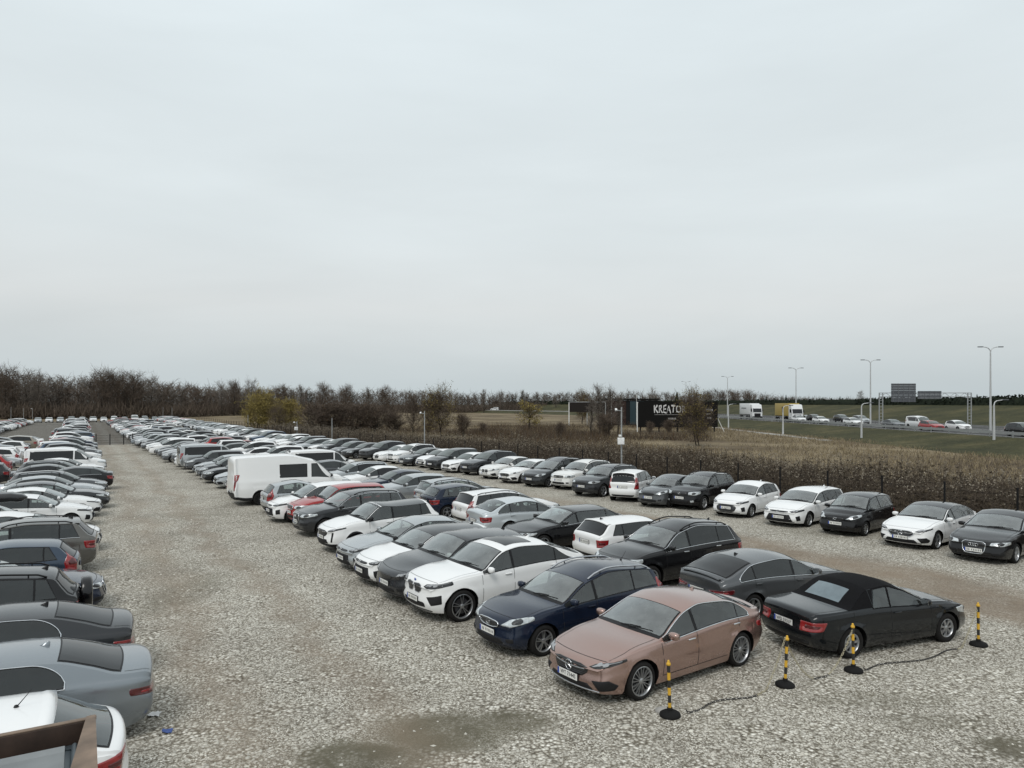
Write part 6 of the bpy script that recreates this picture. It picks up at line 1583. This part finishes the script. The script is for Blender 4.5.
near('sedan', 'nR', (480, 474.5, .25), 224, 'pearl', 'off-white older saloon with twin grille in the fence row', 'C', L=4.55, front='kidney', rear='wedge', wheel='five', F=dict(lampmat='lamp_clear'), opt=())
# --- the row left of the lane
def D(base, u, wend, face, col, label, **kw):
    h = HE+(0 if face == 'n' else 180); return near(base, face, uw(u, wend), h+kw.pop('skew', 0), col, label, 'D', **kw)
D('hatch', 10.55, .48, 't', 'white', 'white hatchback with red clear tail lamp beside the brown cabin roof', L=4.46, W=1.79, H=1.47, front='almond', R=[(.46, .96), (.74, .98), (.94, .94), (.94, .78), (.72, .74), (.50, .80)], wheel='five', opt=('noplate', 'rod', 'spoiler'), rh=(3.22, 1.42), rw=(3.84, 1.03))
D('sedan', 13.15, .98, 't', 'bluegrey', 'blue-grey fastback saloon with dark red lamps, second from the cabin roof', L=4.90, W=1.86, wb=2.83, H=1.45, front='slim', rear='strip', tailmat='lamp_deep', wheel='five', rh=(3.12, 1.395), rw=(3.93, 1.105), dlo_last=.14, opt=('noplate', 'chrome', 'chrome_full', 'tint', 'fin', 'fin_paint'))
D('sedan', 15.75, .85, 't', 'darkgrey', 'charcoal fastback saloon with chrome window arch beside the blue-grey one', L=4.95, W=1.86, wb=2.90, H=1.47, front='slim', rear='strip', wheel='five', rh=(3.15, 1.40), rw=(4.0, 1.11), dlo_last=.14, opt=('noplate', 'chrome', 'chrome_full', 'tint', 'fin'))
D('suv', 18.25, -.02, 't', 'black', 'black SUV with covered spare wheel on its tailgate', L=4.05, W=1.79, wb=2.45, H=1.70, front='block', rear='block', wheel='six', opt=('rails', 'sparewheel', 'tint', 'clad', 'fin'))
D('sedan', 21.0, .48, 'n', 'blue', 'dark navy saloon nose-out with bright headlamp beyond the spare-wheel SUV', L=4.75, W=1.82, front='frame', rear='wedge', wheel='five', F=dict(chrome=True), opt=('chrome',))
D('hatch', 23.3, -.05, 't', (.045, .065, .095, .5), 'slate-blue hatchback with high red lamp behind the spare-wheel SUV', L=4.2, H=1.48, front='almond', rear='tall', wheel='cap', opt=('tint',))
D('suv', 26.0, .40, 't', 'taupe', 'grey-brown SUV with chrome window strip and round red lamps', L=4.49, W=1.84, H=1.66, front='almond', rear='wedge', wheel='five', opt=('rails', 'chrome', 'tint', 'fin', 'spoiler'))
D('hatch', 29.4, .55, 'n', 'white', 'white hatchback nose-out beside the grey-brown SUV', L=4.4, H=1.52, front='slim', rear='wedge', wheel='five', opt=('rod',))
D('estate', 32.4, -.6, 'n', 'darkgrey', 'dark grey estate carrying a long black roof box', L=4.7, H=1.50, front='almond', rear='wedge', wheel='five', opt=('rails',))
D('hatch', 35.4, .40, 'n', 'white', 'white hatchback nose-out right behind the roof box', L=4.3, front='wide', rear='wedge', wheel='five', opt=('tint',))
D('sedan', 38.2, .75, 'n', 'white', 'white saloon nose-out, third white car beyond the grey-brown SUV', L=4.6, front='slim', rear='strip', wheel='five', opt=())
D('sedan', 41.0, 1.15, 'n', 'darkgrey', 'dark grey long-bonnet saloon nose-out beside the white saloon', L=4.9, front='frame', rear='strip', wheel='five', opt=('chrome',))
D('sedan', 44.2, 1.0, 'n', 'silver', 'silver saloon nose-out beyond the dark grey long-bonnet saloon', L=4.7, lod=1, front='almond', rear='wedge', wheel='five', opt=())
D('estate', 47.0, 1.2, 'n', 'grey', 'mid-grey estate nose-out beyond the silver saloon', L=4.7, lod=1, front='almond', rear='wedge', wheel='five', opt=('rails',))
# the roof box rests on the estate
rb = MB(); rows = []
for t in lin(-1, 1, 12):
    k_ = (1-abs(t)**5)**.5*.9+.1; rows.append([Vector((t*.98, .40*k_*math.copysign(abs(math.cos(a))**.5, math.cos(a)), 1.73+.17*k_*math.copysign(abs(math.sin(a))**.6, math.sin(a))-(.05 if t > .6 else 0)*t)) for a in lin(0, 2*math.pi, 16)[:-1]])
rb.grid(rows, 'box_black', True); rb.add(rows[0], [list(range(16))], 'box_black'); rb.add(rows[-1], [list(range(16))[::-1]], 'box_black')
o = rb.build('roof_box', recalc=True); p = uw(32.4, -2.75); o.location = (p.x, p.y, -.06); o.rotation_euler = (0, 0, R(HE)); tag(o, 'long glossy black roof box on the dark grey estate in the left-hand row', 'roof box')
# ------------------------------------------------------------------ the rest of the lot: copies of a few cars, each in its own place
GEN = {}
GSPEC = {
 ('sedan', 0): dict(front='slim', rear='strip', opt=('chrome', 'tint')), ('sedan', 1): dict(front='frame', rear='wedge', L=4.75, opt=('chrome',)),
 ('hatch', 0): dict(front='wide', rear='wedge', opt=('tint',)), ('hatch', 1): dict(front='almond', rear='wedge', L=4.0, H=1.50, opt=()), ('hatch', 2): dict(front='slim', rear='tall', L=4.2, H=1.52, opt=('tint',)),
 ('estate', 0): dict(front='almond', rear='wedge', opt=('rails',)), ('estate', 1): dict(front='slim', rear='pillar', L=4.75, opt=('tint',)),
 ('suv', 0): dict(front='block', rear='wedge', opt=('rails', 'tint')), ('suv', 1): dict(front='almond', rear='strip', L=4.4, H=1.60, opt=('clad', 'tint')), ('suv', 2): dict(front='slim', rear='block', L=4.75, H=1.70, opt=('rails', 'tint')),
 ('mpv', 0): dict(front='almond', rear='tall', opt=('tint',)), ('mpv', 1): dict(front='wide', rear='tall', L=4.6, opt=()),
 ('minibus', 0): dict(front='block', rear='tall', wheel='steel', ztop_max=1.72, R=[(.88, 1.15), (.96, 1.15), (.96, .75), (.88, .75)], panes=[(1.02, 1.80, 1.50, 1.80, 'glass_dark'), (1.95, 4.5, 1.95, 4.45, 'glass_black')], opt=('black_mirror',)),
 ('panel', 0): dict(front='block', rear='tall', wheel='steel', ztop_max=1.98, rear_glass=False, R=[(.86, 1.20), (.96, 1.20), (.96, .60), (.86, .60)], panes=[(1.02, 1.86, 1.62, 1.86, 'glass_dark')], opt=('clad', 'black_mirror')),
}
def generic(base, var, lod):
    key = (base, var, lod)
    if key not in GEN: GEN[key] = make_car(NAME[base], base, lod=lod, **{**dict(wheel='five'), **GSPEC[(base, var)]}); o = GEN[key]; CN[key] = CARS[o.name]
    else: o = copy_tree(GEN[key])
    return o, CN[key]
CN = {}
KW = {'sedan': 'saloon', 'hatch': 'hatchback', 'estate': 'estate', 'suv': 'SUV', 'mpv': 'minivan', 'minibus': 'minibus', 'panel': 'van'}
CW = {'white': 'white', 'pearl': 'off-white', 'silver': 'silver', 'grey': 'grey', 'darkgrey': 'dark grey', 'black': 'black', 'blue': 'dark blue', 'midblue': 'blue', 'red': 'red', 'taupe': 'grey-brown', 'bluegrey': 'blue-grey', 'beige': 'beige', 'paleblue': 'pale silver-blue', 'brown': 'brown'}
PHR = {'A': 'in the lane row', 'B': 'behind the white van', 'C': 'in the fence row', 'D': 'left of the lane', 'E': 'in the leftmost row', 'F': 'along far yard edge', 'G': 'beneath the far wood',
       'A2': 'beyond the lane fence', 'B2': 'in far middle block', 'C2': 'on far field side', 'D2': 'in far left block'}
RD = random.Random(77)
USED = set()
def pick(prev):
    b = RD.choices(['sedan', 'hatch', 'estate', 'suv', 'mpv'], [24, 24, 15, 30, 7])[0]; nv = {'sedan': 2, 'hatch': 3, 'estate': 2, 'suv': 3, 'mpv': 2}[b]
    c = RD.choices(['white', 'pearl', 'silver', 'grey', 'darkgrey', 'black', 'blue', 'midblue', 'red', 'taupe', 'bluegrey', 'beige'], [24, 3, 15, 13, 15, 14, 5, 3, 3, 2, 3, 1])[0]
    return (b, RD.randrange(nv), c)
def row(key, grp, specs, places, lod_at=62):
    """specs: fixed (base, variant, colour) first, then random ones; places: (point, heading, 'n' or 't' or 'c')"""
    seq = []
    for i in range(len(places)):
        seq.append(specs[i] if i < len(specs) and specs[i] else pick(None))
    for i in range(len(places)):      # a car's label names its neighbours: no two alike
        for _ in range(200):
            b, v, c = seq[i]; pb = seq[i-1] if i else None; nx = seq[i+1] if i+1 < len(seq) else None
            d = f"{CW[c]} {KW[b]}"
            L1 = f"{CW[pb[2]]} {KW[pb[0]]}" if pb else None; L2 = f"{CW[nx[2]]} {KW[nx[0]]}" if nx else None
            lb = f"{d} between {L1} and {L2} {PHR[key]}" if L1 and L2 else (f"{d} at near end, beside {L2}, {PHR[key]}" if L2 else f"{d} at far end, beside {L1}, {PHR[key]}")
            if lb not in USED: break
            j = i+1 if i+1 < len(seq) and (i+1 >= len(specs) or not specs[i+1]) else i
            seq[j] = pick(None)
        USED.add(lb); seq[i] = seq[i]+(lb,) if len(seq[i]) == 3 else seq[i]
        if len(seq[i]) == 4 and seq[i][3] != lb: seq[i] = seq[i][:3]+(lb,)
    for (b, v, c, lb), (P, h, spot) in zip(seq, places):
        d = P.length; o, cc = generic(b, v, 1 if d < lod_at else 0)
        finish(o, cc, c, h+RD.uniform(-2.2, 2.2), (spots(cc)[spot], P), lb, ROWGRP[grp], b)
W_, S_, DG, BK, GR = 'white', 'silver', 'darkgrey', 'black', 'grey'
# C beyond the explicit ones
cu = [(45.9, None), (48.2, None), (50.6, None), (52.9, None), (55.2, None), (57.7, None), (60.3, None)]
us_ = [x[0] for x in cu]+[62.9+2.62*i for i in range(0, 69)]
cs = [('suv', 2, DG), ('sedan', 0, W_), ('mpv', 1, DG), ('hatch', 0, W_), ('sedan', 1, DG), ('suv', 0, W_), ('sedan', 1, W_), ('suv', 2, DG), ('sedan', 1, BK), ('hatch', 1, GR), ('suv', 0, DG), ('sedan', 0, W_), ('estate', 0, S_), ('suv', 1, DG), ('hatch', 2, W_), ('suv', 0, W_), ('hatch', 0, S_), ('sedan', 1, W_)]
row('C', 'C', cs, [(uw(u, crow(u)+.1+RD.uniform(-.3, .3)), HE+180+12, 'n') for u in us_[:24]])
row('C2', 'C', [('sedan', 0, W_), ('hatch', 1, W_), ('suv', 1, S_), ('sedan', 1, W_), ('hatch', 0, DG), ('suv', 0, W_)], [(uw(u, crow(u)+RD.uniform(-.3, .3)), HE+180+8, 'n') for u in us_[24:]])
# A beyond the van
ua = [41.0, 43.7, 46.6, 50.2, 52.9, 55.6, 58.4, 61.6, 64.2]+[67+2.75*i for i in range(0, 13)]
sa_ = [('mpv', 1, S_), ('mpv', 0, 'bluegrey'), ('hatch', 2, S_), ('sedan', 1, BK), ('hatch', 1, DG), ('hatch', 0, S_), ('suv', 1, GR), ('minibus', 0, S_), ('hatch', 2, W_), ('suv', 0, GR), ('sedan', 1, GR), ('hatch', 0, S_), ('sedan', 0, GR)]
row('A', 'A', sa_, [(uw(u, lerp(7.0, 5.2, (u-41)/60)+RD.uniform(-.25, .25)), HE+(180 if i != 7 else 0), 'n' if i != 7 else 't') for i, u in enumerate(ua)])
ub = [50.2, 53, 55.8, 58.6, 61.3]+[64+2.75*i for i in range(0, 14)]
sb_ = [('minibus', 0, W_), ('sedan', 1, 'blue'), ('estate', 0, S_), ('hatch', 0, DG), ('suv', 0, W_), ('sedan', 0, W_), ('sedan', 1, BK)]
row('B', 'B', sb_, [(uw(u, lerp(14.4, 12.2, (u-50)/52)+RD.uniform(-.2, .2)), HE+RD.choice((0, 180)), 'c') for u in ub])
# D beyond the explicit ones
ud = [49.8, 52.6, 55.4, 58.2, 61.4, 64.2, 67]+[69.8+2.75*i for i in range(0, 12)]
sd_ = [('sedan', 1, BK), ('sedan', 0, DG), ('estate', 0, GR), ('sedan', 0, W_), ('minibus', 0, W_), ('sedan', 1, 'midblue'), ('hatch', 1, S_), ('sedan', 1, DG), ('estate', 0, W_), ('suv', 0, GR)]
row('D', 'D', sd_, [(uw(u, 1.2+RD.uniform(-.5, .4)), HE+(180 if i in (0,) else 0), 't' if i in (0,) else 'n') for i, u in enumerate(ud)])
ue = [30.5+2.8*i for i in range(0, 26)]
se_ = [None, None, None, ('suv', 1, 'beige'), ('hatch', 2, W_), ('suv', 0, DG), ('suv', 2, S_), ('sedan', 1, S_), ('mpv', 0, W_)]
row('E', 'E', se_, [(uw(u, -4.1+RD.uniform(-.4, .4)), HE+RD.choice((0, 180)), 't' if False else 'c') if False else (uw(u, -6.7+RD.uniform(-.4, .4)), HE+RD.choice((0, 180)), 'c') for u in ue])
# beyond the lane fence
row('D2', 'D', [('suv', 0, W_), ('sedan', 1, S_)], [(uw(105+2.7*i, -1.3+RD.uniform(-.3, .3)), HE+RD.choice((0, 180)), 'c') for i in range(0, 40)])
row('A2', 'A', [('hatch', 0, S_), ('suv', 2, GR), ('sedan', 0, S_)], [(uw(105+2.7*i, 7.4+RD.uniform(-.3, .3)), HE+180, 'c') for i in range(0, 42) if i not in (30, 31)])
row('B2', 'B', [], [(uw(105+3.4*i, 12.0+RD.uniform(-.3, .3)), HE+RD.choice((0, 180)), 'c') for i in range(0, 32)])
row('F', 'F', [('suv', 0, W_), ('hatch', 0, S_)], [(uw(112+2.7*i, -14.5+.04*i+RD.uniform(-.3, .3)), HE, 'c') for i in range(0, 42)])
row('G', 'G', [('sedan', 0, S_), ('hatch', 0, W_), ('hatch', 1, S_), ('suv', 0, DG), ('hatch', 2, S_), ('suv', 1, W_), ('hatch', 0, W_), ('suv', 2, W_), ('sedan', 1, S_), ('minibus', 0, W_)], [(uw(235, -10.5+2.6*i), HE+270, 'c') for i in range(0, 12)])
# cars on the motorway
def road_car(px, X, b, v, col, label, h=-90, z=1.27):
    Y = X*FPX/(px-512); o, cc = generic(b, v, 0); finish(o, cc, col, h, ((0, 0), Vector((X, Y, z))), label, ROWGRP['H'], b); o.location.z = z
for a in ((799, 60.4, 'hatch', 0, W_, 'white hatchback on the motorway close behind the yellow lorry cab'), (808, 64.2, 'sedan', 1, S_, 'silver saloon half hidden on the motorway beside the yellow lorry'), (814.5, 64.2, 'suv', 0, BK, 'black SUV on the motorway left of the white saloon'), (821, 60.4, 'sedan', 0, W_, 'white saloon on the motorway right of the yellow lorry'), (842, 68.2, 'suv', 2, DG, 'dark SUV on the motorway in the outer lane'),
    (853.5, 60.4, 'sedan', 1, W_, 'white saloon on the motorway left of the low single-armed lamp'), (861, 68.2, 'mpv', 0, S_, 'silver minivan on the motorway behind the low single-armed lamp'), (893.5, 60.4, 'sedan', 0, GR, 'grey saloon on the motorway beneath the large sign back'), (931.5, 60.8, 'hatch', 0, 'red', 'bright red hatchback on the motorway beneath the gantry'), (919.5, 64.6, 'minibus', 0, W_, 'white minibus on the motorway just behind the red hatchback'), (958, 64.4, 'hatch', 2, W_, 'white hatchback on the motorway under the gantry right end'), (1024, 60.4, 'suv', 0, BK, 'dark SUV on the motorway at the right picture edge')): road_car(*a)
for px, Y, b, c, lb in ((484, 425, 'minibus', W_, 'white minibus on the far bend of the road over the field'), (489, 428, 'hatch', S_, 'small silver car beside the white minibus on the far bend')):
    o, cc = generic(b, 0, 0); finish(o, cc, c, 160, ((0, 0), at(px, Y, 1.27)), lb, ROWGRP['H'], b); o.location.z = 1.27; o.location.x = rx(Y, 62)
# keep the sparse root empties tidy
for o in SC.objects:
    if o.type == 'EMPTY': o.empty_display_size = .2
print('cars', len(CARS), 'objects', len(SC.objects))
